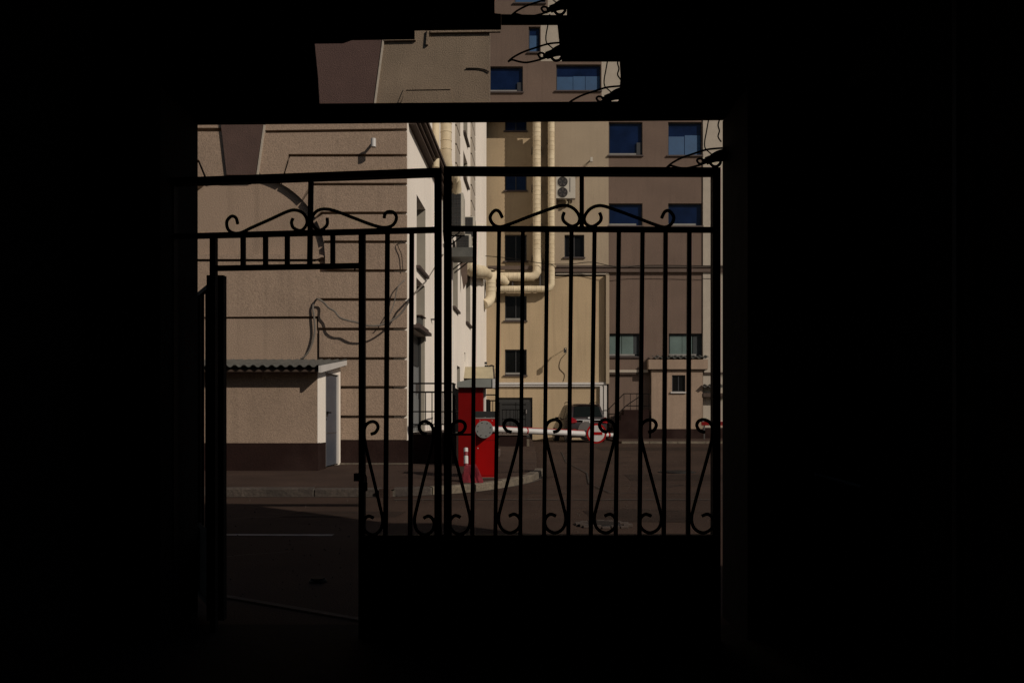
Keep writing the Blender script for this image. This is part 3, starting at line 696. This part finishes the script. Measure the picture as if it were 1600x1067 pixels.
t = thing('duct_funnel', (-1.5,30,6.3), 'wide curved beige duct hood under the side wall air conditioners', 'duct')
pp = spline([W(724,412,28),W(732,418,29),W(742,424,31),(XP(754,34),34,ZP(425,34)),(XP(762,38),38,ZP(430,38))],5)
MB().tube(pp,[.24+.03*(i%3==0) for i in range(len(pp))],16).build('duct_run','duct_cream',t,smooth=True)
MB().prism([W(718,408,27.8),W(730,412,27.8),W(730,440,27.8),W(724,452,27.8)],(0,.05,0)).build('flap','awning_brown',t)
# AC units on side wall
def sideac(px0_,px1_,y0_,y1_,Y,label,dep=.85):
    xw = XL+m_*(Y-YL)+.12
    t = thing('air_conditioner', (xw,Y,ZP(y1_,Y)), label, 'air conditioner','air conditioners on the white side wall')
    x1 = XP(px1_,Y); z0=ZP(y1_,Y); z1=ZP(y0_,Y)
    MB().box((xw,Y,z0),(x1,Y+dep,z1)).build('casing','ac_body',t,bevel=.02)
    xg = max(xw+.02, x1-.5); MB().box((xg,Y-.01,z0+.04),(x1-.07,Y+.01,z1-.04)).build('grille','plastic_black',t)
    q=MB(); nx_=4; nz_=7
    for i in range(1,nx_): q.box((xg+(x1-.07-xg)*i/nx_-.003,Y-.02,z0+.04),(xg+(x1-.07-xg)*i/nx_+.003,Y-.012,z1-.04))
    for i in range(1,nz_): q.box((xg,Y-.021,z0+.04+(z1-z0-.08)*i/nz_-.003),(x1-.07,Y-.013,z0+.04+(z1-z0-.08)*i/nz_+.003))
    q.build('grille_wires','metal_dull',t)
    for yy in (Y+.12,Y+dep-.12):
        MB().bar((xw-.12,yy,z0-.05),(x1,yy,z0-.05),.04,.05).build('bracket','black_iron',t)
        MB().bar((xw-.10,yy,z0-.45),(x1-.1,yy,z0-.07),.035,.035).build('brace','black_iron',t)
sideac(690,724,301,357,23,'largest side wall air conditioner, right beside the gate centre post')
sideac(722,742,338,372,27,'farthest side wall air conditioner, smaller and higher than its neighbour')
sideac(712,736,366,398,25.4,'lower side wall air conditioner with a tray on brackets beneath it')
MB().box(W(705,401,24.6),W(742,397,25.6)).build('drip_tray','sheet_grey',bpy.data.objects['air_conditioner.002'])

# ================================================================ YARD THINGS
# red cabinet with grey roof
yk = 16.4; kb = thing('red_cabinet', (XP(736,yk),yk,.12), 'tall dark red cabinet with flat grey roof behind the barrier', 'cabinet')
x0,x1 = XP(716,yk),XP(755,yk)
MB().box((x0,yk,.12),(x1,yk+.55,ZP(604,yk))).build('body','red_dark',kb,bevel=.012)
MB().prism([W(713.5,605,yk-.12),W(775,605,yk-.12),W(775,591.5,yk-.12),W(737,592,yk-.12),W(714,597,yk-.12)],(0,.85,0)).build('roof','booth_roof',kb)
MB().box(W(769.5,606,yk-.14),W(774,592,yk-.125)).build('roof_sign','white_paint',kb)
MB().box((x0+.02,yk-.008,ZP(679.2,yk)),(x1-.02,yk-.001,ZP(678,yk))).build('door_seam','black_iron',kb)
MB().cyl((XP(756.5,yk+.3),yk+.3,.12),(XP(756.5,yk+.3),yk+.3,ZP(606,yk)),.04,10).build('post','white_trim',kb)
# barrier
yq = 13.2; br = thing('parking_barrier', (XP(759,yq),yq,.12), 'red parking barrier with grey disc and white boom carrying a no entry sign', 'barrier')
x0,x1 = XP(743,yq),XP(775,yq)
MB().box((x0,yq,.11),(x1,yq+.36,ZP(654,yq))).build('housing','red_paint',br,bevel=.012)
MB().box((x0-.03,yq-.03,.11),(x1+.03,yq+.4,.135)).build('base_plate','cement',br)
MB().box((x0-.005,yq-.01,ZP(652,yq)),(x1+.012,yq+.38,ZP(642.5,yq))).build('top_cover','plastic_black',br,bevel=.008)
MB().box((x0,yq-.005,ZP(654,yq)),(x1+.005,yq+.37,ZP(652.2,yq))).build('cover_lip','barrier_grey',br)
c = W(757,670.5,yq)
MB().box((x0+.02,yq-.003,.16),(x1-.02,yq+.001,.164)).build('door_seam','black_iron',br); MB().box((x0+.02,yq-.003,ZP(688,yq)),(x1-.02,yq+.001,ZP(688,yq)+.004)).build('door_seam','black_iron',br)
MB().cyl((x0+.04,yq-.008,ZP(700,yq)),(x0+.04,yq,ZP(700,yq)),.009,10).build('lock','chrome',br)
MB().cyl(c+Vector((0,-.16,0)),c+Vector((0,0,0)),.142,32).build('hub_disc','barrier_grey',br,smooth=True)
for k_ in range(8):
    a = k_*pi/4+.3; q = c+Vector((.11*cos(a),-.165,.11*sin(a))); MB().cyl(q,q+Vector((0,.01,0)),.009,8).build('bolt','plastic_black',br)
for x in (750,769): q = W(x,657,yq); MB().cyl(q+Vector((0,-.008,0)),q,.006,8).build('bolt','chrome',br)
tip = W(961,680,14.3); root = W(757,670,yq-.1)
boom = MB().tube([root,root.lerp(tip,.8)],[.050,.050],12).build('boom','white_paint',br,smooth=True)
MB().tube([root.lerp(tip,.8),tip],[.038,.037],12).build('boom_end','white_paint',br,smooth=True)
for f0,f1 in ((.245,.262),(.30,.31),(.94,.955)): MB().tube([root.lerp(tip,f0),root.lerp(tip,f1)],.0515 if f0<.8 else .039,12).build('red_band','red_paint',br)
d_ = (tip-root).normalized()
MB().tube([root.lerp(tip,.02)+Vector((0,.01,.055)),tip.lerp(root,.06)+Vector((0,.01,.052))],.007,6).build('red_edge','red_paint',br)
sc_ = W(932,677,13.95)
sg = MB().cyl(sc_+Vector((0,-.010,0)),sc_,.175,36).build('no_entry_sign','red_paint',br)
MB().cyl(sc_+Vector((0,-.014,0)),sc_+Vector((0,-.0105,0)),.142,36).build('white_face','white_paint',sg)
MB().box(sc_+Vector((-.10,-.019,-.026)),sc_+Vector((.10,-.0145,.026))).build('red_bar','red_paint',sg)
s2 = W(915,673,14.2); nn = Vector((.45,-.8,.0)).normalized()
MB().cyl(s2-nn*.006,s2+nn*.006,.165,30).build('rear_sign','metal_dull',br)
# red broom with striped handle
yb_ = 12.25; bm_ = thing('red_broom', (XP(735,yb_),yb_,.12), 'red plastic fan broom with red and white handle leaning before the barrier', 'broom')
prof = [(727,728),(742,727),(748,737),(755,752),(754,757),(738,758),(721,757),(722,740)]
MB().prism([W(x,y,yb_)+Vector((0,(757-y)*.008,0)) for x,y in prof],(0,.06,0)).build('brush_head','red_plastic',bm_)
q=MB()
for k_ in range(26):
    f=k_/25; q.bar(W(725+f*18,728,yb_)+Vector((0,.2,0)),W(721+f*33,757.5,yb_-.02+.05*rr.random()),.006,.006)
b_=q.build('bristles','red_plastic',bm_); b_['kind']='stuff'
hs = [W(727,729,yb_)+Vector((0,.22,0)),W(726,701,yb_)+Vector((0,.3,0))]
for f0,f1,m in ((0,.12,'red_plastic'),(.12,.55,'white_paint'),(.55,.78,'red_plastic'),(.78,1.0,'white_paint')):
    MB().tube([hs[0].lerp(hs[1],f0),hs[0].lerp(hs[1],f1)],.034,10).build('handle',m,bm_)
# low steps / railing in front of garage
gs_ = thing('low_ramp', (0,35,0.1), 'low brick-sided ramp with thin railing in front of the dark double door', 'ramp')
yy = 27.8
MB().box((XP(781,yy),yy,.11),(XP(823,yy),39.9,ZP(680,yy))).build('block','plinth',gs_)
MB().box((XP(779,yy),yy-.05,ZP(680,yy)+.002),(XP(826,yy),39.9,ZP(678,yy))).build('slab','stone_block',gs_)
for i in range(5):
    MB().box((XP(823,yy)+.003,yy,.11+i*.05),(XP(827,yy),yy+.5,.155+i*.05)).build('brick','kerb_light',gs_)
for x in range(785,824,6): MB().tube([W(x,678,yy+.3),W(x,640,yy+.3)],.013,5).build('baluster','black_iron',gs_)
for y in (632,640,655): MB().tube([W(784,y,yy+.3),W(822,y,yy+.3)],.02,5).build('rail','black_iron',gs_)
lr = thing('yard_railing', (-.9,24,.12), 'black railing with a thick post between red cabinet and rear wall', 'railing')
for y in (617,626): MB().tube([W(759,y,26),W(776,y,26)],.022,5).build('rail','black_iron',lr)
MB().tube([W(762,690,26),W(762,624,26)],.07,8).build('post','black_iron',lr)
for x in (766,770,774): MB().tube([W(x,690,26),W(x,626,26)],.013,5).build('baluster','black_iron',lr)
# red and white board at far right
rb = thing('striped_board', (9.3,37,1), 'low red and white barrier board standing at the right edge of the yard', 'barrier board')
MB().box(W(1096,664.5,38.2),W(1140,658.5,38.2)+Vector((0,.05,0))).build('board','red_dark',rb)
MB().box(W(1096,658.5,38.19),W(1140,656.5,38.19)+Vector((0,.03,0))).build('white_edge','white_paint',rb)
for x in (1109,): MB().box(W(x,664,38.17),W(x+2,660,38.17)+Vector((0,.02,0))).build('white_stripe','white_paint',rb)
for x in (1100,1132): MB().box((XP(x,38.2),38.26,.08),(XP(x,38.2)+.06,38.32,ZP(664,38.2))).build('leg','metal_dull',rb)

# ---------------------------------------------------------------- car
def car():
    L_=3.9; Wd=1.74; 
    t = thing('parked_car', (3.42,35.6,0), 'dark hatchback seen from behind, parked against the tan wall', 'car')
    # local: y forward from rear bumper (0) to L, x across
    M = Matrix.Translation((0,0,0))
    def prof_body():
        # (y, z_top, halfwidth at beltline, belt z)
        return
    mb = MB()
    # body cross sections along y: list of (y, [ (x,z) half profile ])
    secs = [(0.0,[(.0,.30),(.70,.30),(.80,.42),(.82,.62),(.80,.66),(0,.66)]),
            (.06,[(.0,.24),(.74,.24),(.85,.40),(.865,.70),(.83,.90),(0,.92)]),
            (.20,[(.0,.22),(.76,.22),(.865,.40),(.875,.72),(.84,1.02),(0,1.03)]),
            (1.0,[(.0,.22),(.78,.22),(.87,.40),(.88,.72),(.85,1.00),(0,1.02)]),
            (2.6,[(.0,.22),(.78,.22),(.87,.40),(.88,.70),(.84,.96),(0,1.00)]),
            (3.2,[(.0,.22),(.76,.22),(.85,.40),(.86,.68),(.78,.88),(0,.93)]),
            (3.75,[(.0,.24),(.66,.24),(.76,.40),(.78,.62),(.66,.76),(0,.80)]),
            (3.9,[(.0,.32),(.55,.32),(.62,.42),(.62,.56),(.5,.62),(0,.64)])]
    def loft(secs,name,m,sm=True):
        vs=[];n_=0
        for y,h in secs:
            ring=[(x,y,z) for x,z in h]+[(-x,y,z) for x,z in reversed(h) if x>0]; n_=len(ring); vs+=ring
        fs=[]
        for i in range(len(secs)-1):
            for k_ in range(n_):
                k2=(k_+1)%n_; fs.append((i*n_+k_,i*n_+k2,(i+1)*n_+k2,(i+1)*n_+k_))
        fs.append(tuple(range(n_))); fs.append(tuple(range((len(secs)-1)*n_,len(secs)*n_)))
        return MB().add(vs,fs)
    RZm = Matrix.Rotation(radians(10),4,'Z')
    def put(mb,name,m,par=None,sm=False,bev=0):
        mb.v=[tuple(RZm@Vector(v)+Vector(t.location)) for v in mb.v]; return mb.build(name,m,par or t,smooth=sm,bevel=bev)
    body = put(loft(secs,'b','c'),'body','car_paint',sm=True)
    cab = [(.10,[(0,1.0),(.80,1.0),(.79,1.03),(.0,1.05)]),(.42,[(0,1.0),(.81,1.0),(.66,1.62),(0,1.66)]),(.65,[(0,1.0),(.82,1.0),(.66,1.68),(0,1.74)]),
           (1.9,[(0,1.0),(.82,1.0),(.65,1.70),(0,1.77)]),(2.3,[(0,1.0),(.81,1.0),(.63,1.62),(0,1.68)]),(3.05,[(0,.95),(.78,.95),(.74,.99),(0,1.0)])]
    put(loft(cab,'c','c'),'cabin','car_paint',sm=True)
    # rear window
    put(MB().prism([(-.66,.135,1.14),(.66,.135,1.14),(.56,.385,1.60),(-.56,.385,1.60)],(0,-.02,.012)),'rear_window','car_glass')
    for s_ in (-1,1):
        for a,b in ((.55,1.35),(1.42,2.2)):
            put(MB().prism([(s_*.818,a,1.06),(s_*.818,b,1.06),(s_*.675,min(b,2.1),1.60),(s_*.675,max(a,.6),1.60)],(s_*.012,0,.004)),'side_window','car_glass')
        put(MB().prism([(s_*.86,.01,.86),(s_*.56,-.005,.90),(s_*.56,.0,1.00),(s_*.70,.06,1.10),(s_*.83,.10,1.14),(s_*.875,.25,1.02),(s_*.885,.22,.92)],(0,-.03,0)),'tail_light','red_light')
        put(MB().box((s_*.72,-.01,.52),(s_*.60,.03,.60)),'reflector','red_light')
        put(MB().tube([(s_*.60,.7,1.75),(s_*.60,.9,1.80),(s_*.60,1.9,1.82),(s_*.60,2.1,1.76)],.018,6),'roof_rail','plastic_black')
        put(MB().box((s_*.84,2.25,1.0),(s_*1.0,2.35,1.14)),'wing_mirror','car_paint',bev=.02)
        for y in (.72,3.1):
            wh = put(MB().cyl((s_*.66,y,.315),(s_*.885,y,.315),.315,24),'wheel','tyre')
            put(MB().cyl((s_*.87,y,.315),(s_*.892,y,.315),.20,16),'rim','alloy',wh)
    put(MB().box((-.62,-.012,1.00),(.62,.07,1.025)),'chrome_strip','chrome')
    put(MB().box((-.03,.02,1.08),(.05,.09,1.13)),'badge','chrome')
    pl = put(MB().box((-.28,-.015,.86),(.24,.06,.97)),'number_plate','white_paint')
    put(MB().box((-.70,-.06,.34),(.70,.06,.56)),'rear_bumper','plastic_black',bev=.03)
    put(MB().box((-.6,-.066,.50),(.6,-.0605,.525)),'bumper_trim','metal_dull')
    put(MB().box((-.6,.36,1.66),(.6,.5,1.72)),'spoiler','car_paint',bev=.015)
    q=MB()
    for i,x in enumerate((-.22,-.15,-.09,-.03,.06,.12,.18)): q.box((x,-.018,.885),(x+.035,-.0155,.945))
    put(q,'plate_characters','plastic_black',pl)
    put(MB().bar((-.05,.09,1.1),(.22,.16,1.28),.012,.012),'rear_wiper','plastic_black')
    return t
car()

# ================================================================ STUCCO GATEWAY BEAM (seen above the lintel)
ygt = 9.0
gw = thing('stucco_gateway_beam', (XP(480,ygt),ygt,4.5), 'textured tan stucco overhead beam with brown keystone panel, seen above the lintel', 'gateway beam')
def G9(x,y,d=0): v = W(x,y,ygt); return Vector((v.x,ygt-d,v.z))
def gs2(name,px,m,d=0,th=.3): return MB().prism([G9(x,y,d) for x,y in px],(0,th,0)).build(name,m,gw)
gs2('beam',[(100,176),(765,176),(765,-90),(100,-90)],'stucco_beam')
gs2('keystone_panel',[(480,175),(583,175),(590,120),(598,62),(603,-60),(480,-60)],'keystone_fine',d=.02,th=.018)
gs2('keystone_lit_edge',[(583.5,175),(586,175),(601,62),(605,-60),(603,-60),(598.5,62)],'stucco_cream',d=.03,th=.028)  # sunlit keystone side painted as a pale strip here too
gs2('moulding',[(600,66),(650,65),(650,61),(600,61)],'stucco_beam',d=.035,th=.034)
gs2('moulding',[(671,50),(669,72),(666,72),(668,48)],'stucco_beam',d=.035,th=.034)
gs2('moulding',[(673,53.5),(782,52),(782,48),(673,48)],'stucco_beam',d=.035,th=.034)
gs2('plaster_block',[(634,141),(704,140),(712,176),(622,176)],'stucco_beam',d=.012,th=.011)
gs2('plaster_strip',[(632,139.5),(704,138.5),(704,141),(635,142),(625,162),(622.5,162)],'stucco_beam',d=.022,th=.021)
MB().box((-5.6,ygt,0),(-5.1,ygt+.3,4.6)).build('pillar','stucco_beam',gw)
MB().tube(spline([G9(x,y,.012) for x,y in [(728,108),(745,108),(757,110),(764,114)]],4),.007,6).build('wire_stub','cable_black',gw)

# ================================================================ OUR BUILDING (dark passage)
pb = thing('passage_building', (0,4.3,0), 'dark archway building framing the view, its inner walls almost black', 'building')
OL = XP(309,4.5); OR_ = XP(1129,4.5); OZ = ZP(190,4.5); HB = 5.5
FW = Frame(0,4.5,1,0,0,1)  # outer face towards yard
front = Frame(0,4.02,1,0,0,-1)
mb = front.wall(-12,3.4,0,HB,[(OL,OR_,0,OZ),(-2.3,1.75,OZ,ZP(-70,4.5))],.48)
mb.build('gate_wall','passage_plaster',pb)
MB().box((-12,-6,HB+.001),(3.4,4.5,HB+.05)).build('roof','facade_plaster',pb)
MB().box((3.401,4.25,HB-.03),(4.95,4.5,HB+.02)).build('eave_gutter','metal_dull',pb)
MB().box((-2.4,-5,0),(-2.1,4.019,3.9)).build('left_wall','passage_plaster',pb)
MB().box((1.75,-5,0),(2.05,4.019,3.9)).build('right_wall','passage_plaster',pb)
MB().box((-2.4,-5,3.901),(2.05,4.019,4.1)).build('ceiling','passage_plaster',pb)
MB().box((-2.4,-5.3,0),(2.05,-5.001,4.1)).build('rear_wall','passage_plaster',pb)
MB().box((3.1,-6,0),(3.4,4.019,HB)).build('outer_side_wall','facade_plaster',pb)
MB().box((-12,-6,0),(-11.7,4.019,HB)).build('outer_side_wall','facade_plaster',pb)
struct('passage_floor', MB().box((-2.1,-5,-.02),(1.75,4.0,.008)), 'passage_plaster')
# lintel beam
li = MB().prism([W(280,196,4.5),W(1175,188,4.5),W(1175,160.5,4.5),W(280,167,4.5)],(0,-.03,0)).build('lintel_beam','black_iron',pb)
# ragged boarding over the lintel
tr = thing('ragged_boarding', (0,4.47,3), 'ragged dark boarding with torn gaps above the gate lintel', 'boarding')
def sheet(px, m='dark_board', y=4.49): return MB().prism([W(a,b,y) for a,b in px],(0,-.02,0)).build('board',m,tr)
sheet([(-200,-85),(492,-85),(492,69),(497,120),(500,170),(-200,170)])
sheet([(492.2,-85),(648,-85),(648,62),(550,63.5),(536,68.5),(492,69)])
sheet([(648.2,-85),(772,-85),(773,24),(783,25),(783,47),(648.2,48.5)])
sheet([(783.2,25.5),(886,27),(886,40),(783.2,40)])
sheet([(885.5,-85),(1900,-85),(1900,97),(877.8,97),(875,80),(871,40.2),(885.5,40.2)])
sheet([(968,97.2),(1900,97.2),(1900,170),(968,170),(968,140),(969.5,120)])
# cables hanging at the right of the opening
def cables(dx, dy, label, sc=1.0, y=4.44):
    t = thing('cable_bundle', tuple(W(1110+dx,245+dy,y)), label, 'cable bundle', 'black cable bundles hanging at the opening')
    def q(pts, r): return MB().tube(spline([W(1125+dx-(1125-a)*sc, 262+dy-(262-b)*sc, y-.02*rr.random()) for a,b in pts],6), r, 6).build('cable','cable_black',t)
    q([(1140,231),(1124,232),(1105,234),(1085,240),(1065,247),(1050,255),(1042,262),(1048,259),(1060,262),(1072,263),(1090,259),(1105,254),(1120,250),(1140,246)],.0055)
    q([(1107,188),(1104,205),(1101,222),(1102,232),(1108,238),(1115,244)],.0035)
    q([(1124,188),(1122,196),(1124,205),(1122,214),(1127,222)],.004)
    q([(1092,248),(1089,251),(1093,256),(1100,254),(1097,249),(1092,248)],.006)
    q([(1138,240),(1125,242),(1112,247),(1098,254)],[.02,]*19 if False else .012)
    q([(1138,246),(1122,246),(1108,250),(1100,252)],.013)
    q([(1150,243),(1128,246),(1114,248),(1103,252)],.022)
    q([(1150,235),(1132,240),(1118,244)],.02)
    q([(1110,256),(1115,260),(1122,259),(1126,253),(1120,250),(1112,252),(1110,256)],.008)
    q([(1140,238),(1130,236),(1118,240),(1106,249)],.010)
    return t
cables(0,0,'cable bundle with a long loop just above the right end of the gate')
cables(-157,-97,'middle cable bundle against the ragged boarding beside the blue window')
cables(-248,-165,'cable bundle in front of the narrow blue-blind window')
cables(-243,-237,'topmost cable bundle at the upper edge of the torn gap')
# right hand faint pipe and handrail on inside wall
t = thing('wall_pipe', (1.7,3.0,1.5), 'thin vertical pipe on the dark right passage wall', 'pipe')
MB().tube([(1.70,3.05,0),(1.70,3.05,3.6)],.02,8).build('pipe_run','metal_dull',t)
t = thing('handrail', (1.55,3.9,.8), 'short faint handrail on the dark right passage wall', 'handrail')
MB().tube([(1.50,3.95,.84),(1.62,3.7,.80)],.014,8).build('bar','metal_dull',t); MB().bar((1.5,3.95,.84),(1.75,3.95,.80),.015,.015).build('bracket','metal_dull',t); MB().bar((1.62,3.7,.80),(1.75,3.7,.78),.015,.015).build('bracket','metal_dull',t)

# ================================================================ GATE
IR = 'black_iron'
def YG(px): return 4.0+max(0,(690-px))/378*.17
def GW(px,py,dy=0): Y = YG(px); return W(px,py,Y)+Vector((0,dy,0))
def gbar(name,a,b,wpx,par,dep=.022,dy=0): 
    wd = wpx/F*4.0
    return MB().bar(GW(*a,dy),GW(*b,dy),wd,dep).build(name,IR,par)
def scroll(pts,par,r=.0085,dy=-.012):
    return MB().tube(spline([GW(x,y,dy) for x,y in pts],5),r,8).build('scroll',IR,par,smooth=True)
gr = thing('gate_leaf', tuple(W(1118,1005,4.0)), 'right leaf of the black iron gate with ten upright bars and scrollwork', 'gate leaf')
gl = thing('gate_leaf', tuple(GW(300,1000)), 'left leaf of the black iron gate, framing the open wicket doorway', 'gate leaf')
# right leaf
gbar('stile',(1118,264),(1118,1008),12,gr,.05); gbar('stile',(699.7,262),(699.7,1008),12,gr,.03)
gbar('top_rail',(694,268),(1124,269.5),11.5,gr,.046); gbar('middle_rail',(704.8,357.5),(1112,359.5),7.5,gr,.03); gbar('bottom_rail',(704.8,840),(1112,840),10,gr,.046)
tops=[742,780,817,855,893,929,967,1004,1040,1077]; bots=[738,774,813,850,888,923,962,999,1037,1075]
for a,b in zip(tops,bots): gbar('upright_bar',(a,361),(b,836),6.2,gr)
gbar('finial_bar',(909,274),(909,354),6.5,gr)
MB().prism([W(704,845,4.0),W(1113,845,4.0),W(1113,1003,4.0),W(704,1003,4.0)],(0,.006,0)).build('kick_panel',IR,gr)
armR=[(785,341.4),(779.8,331.5),(772.6,330.5),(766,339.8),(769.5,350),(780,355.5),(797,351),(827,339.5),(857,328.5),(880,322),(896,327),(905,339.7),(903,350),(893,354.5),(882,348),(879,341),(881.4,333)]
scroll(armR,gr); scroll([(1818-x,y+.5) for x,y in armR],gr)
# S scrolls for a cell from xl to xr
base=[(580.5,678),(588,675.5),(592.5,668),(590,661),(582.6,658.5),(574,662),(569.5,670),(569.5,684),(574,706),(586,752),(597.5,797),(600,808),(600,817),(597,826),(591,832),(583,834.5),(575.5,832),(569.5,826),(567.5,817),(570.5,809.5),(577,805.5),(585,808.5)]
def cell(xl,xr,par,mirror,dy=0):
    a=566+4.5; b=605-3.5; pts=[]
    for x,y in base:
        f=(x-a)/(b-a)
        if mirror: f=1-f
        pts.append((xl+f*(xr-xl),y+dy))
    scroll(pts,par)
cell(706,736,gr,False,-1); cell(778,810,gr,True,-3); cell(854,885,gr,False,-3); cell(927,959,gr,True,-3); cell(1002,1034,gr,False,-3); cell(1078.5,1111,gr,True,-3)
gbar('latch_bar',(698,678.5),(738,678.5),3.2,gr,.02,-.03)
for y in (700,716,732,748): MB().cyl(GW(702,y,-.035),GW(702,y,-.02),.006,8).build('rivet',IR,gr)
gbar('meeting_strip',(692,836),(692,1008),7,gr,.006,.03)
# left leaf
gbar('top_rail',(262,285.5),(684,270),11,gl,.046); gbar('middle_rail',(262,370),(679,359.5),8,gl,.03)
gbar('stile',(684.6,264),(684.6,1008),11.2,gl,.03)
gbar('upright_bar',(605.5,362),(602.5,836),7,gl); gbar('upright_bar',(643.5,361),(641,836),7,gl)
gbar('wicket_post',(566,361),(566,1008),9.5,gl,.04)
gbar('wicket_post',(334,370),(334,998),9,gl,.04)
gbar('wicket_head',(330,419.5),(562,415.5),7.5,gl,.034)
for x in (380,415,449,520): gbar('baluster',(x,366),(x,415),7,gl)
gbar('finial_bar',(486,280),(484,415),7.5,gl)
gbar('bottom_rail',(571,840),(679,840),10,gl,.046)
MB().prism([GW(566,845),GW(680,845),GW(680,1003),GW(566,1003)],(0,.006,0)).build('kick_panel',IR,gl)
scroll([(372.6,351),(370,341.7),(363,339),(355.8,347),(357.5,359),(366,365),(378,364.5),(393.7,357),(423,344),(452,331),(466,330),(477,337),(480.6,350),(472,361),(460,357.5),(456.5,349),(459,342)],gl)
scroll([(512,341.7),(511.5,353),(500,361),(489.5,352),(488.6,341),(496,331),(508.5,327.8),(525,331),(553,341.5),(581,352),(600,356.5),(614,353),(620,342),(616,333.5),(607,332),(602,336),(601,342)],gl)
cell(571,599.5,gl,False); cell(647,676,gl,True)
# hinge / hidden left post
gbar('hinge_post',(268,285),(268,1000),14,gl,.05)
# padlock, chain, latch box
pk = thing('padlock', tuple(GW(572,760,-.05)), 'black padlock on a short chain hanging from the wicket post', 'padlock')
MB().box(GW(568,765.5,-.06),GW(576.5,752,-.035)).build('lock_body',IR,pk,bevel=.004)
MB().tube(spline([GW(569.5,753,-.045),GW(569.5,744,-.045),GW(572,740,-.045),GW(574.5,744,-.045),GW(574.5,753,-.045)],4),.0045,8).build('shackle',IR,pk)
for i in range(8):
    y=738-i*6.4; c=GW(571.5-i*.15,y,-.045); hh=.013
    q=[c+Vector(((.005 if i%2 else .001)*cos(a*pi/5),(.001 if i%2 else .005)*cos(a*pi/5),hh*sin(a*pi/5))) for a in range(11)]
    MB().tube(q,.002,5,cap=False).build('chain_link',IR,pk)
MB().box(GW(554.5,751,-.03),GW(561,739,.02)).build('latch_box',IR,gl)
MB().bar(GW(537,415,-.0),GW(560,414,-.0),.012,.012).build('latch_bar',IR,gl)
MB().tube([GW(555,414,-.01),GW(555,424,-.01)],.004,6).build('latch_pin',IR,gl)
# open wicket leaf
wg = thing('wicket_gate', (-1.56,4.24,0), 'narrow wicket leaf swung open outward at the left of the gateway', 'wicket gate')
H0 = Vector((XP(345,4.30),4.30,0)); H1 = Vector((XP(311,4.92),4.92,0)); zt=ZP(432,4.34); 
def wp(f,z): return Vector((H0.x+(H1.x-H0.x)*f, H0.y+(H1.y-H0.y)*f, z))
MB().box((XP(326,4.33),4.30,.03),(XP(352.5,4.33),4.345,zt)).build('hinge_stile',IR,wg)
MB().bar(wp(1,.03),wp(1,zt),.03,.03).build('outer_stile',IR,wg)
MB().bar(wp(.05,zt-.012),wp(1,zt-.012),.025,.025).build('top_rail',IR,wg)
zb=ZP(838,4.4)
for zz in (zb,zb-.0,): pass
MB().bar(wp(.05,zb),wp(1,zb),.025,.025).build('middle_rail',IR,wg)
MB().bar(wp(.05,.05),wp(1,.05),.025,.025).build('bottom_rail',IR,wg)
for f in (.30,.62,.80): MB().bar(wp(f,zb),wp(f,zt-.02),.012,.012).build('upright_bar',IR,wg)
MB().prism([wp(.06,.05),wp(.98,.05),wp(.98,zb),wp(.06,zb)],(.003,.003,0)).build('kick_panel',IR,wg)
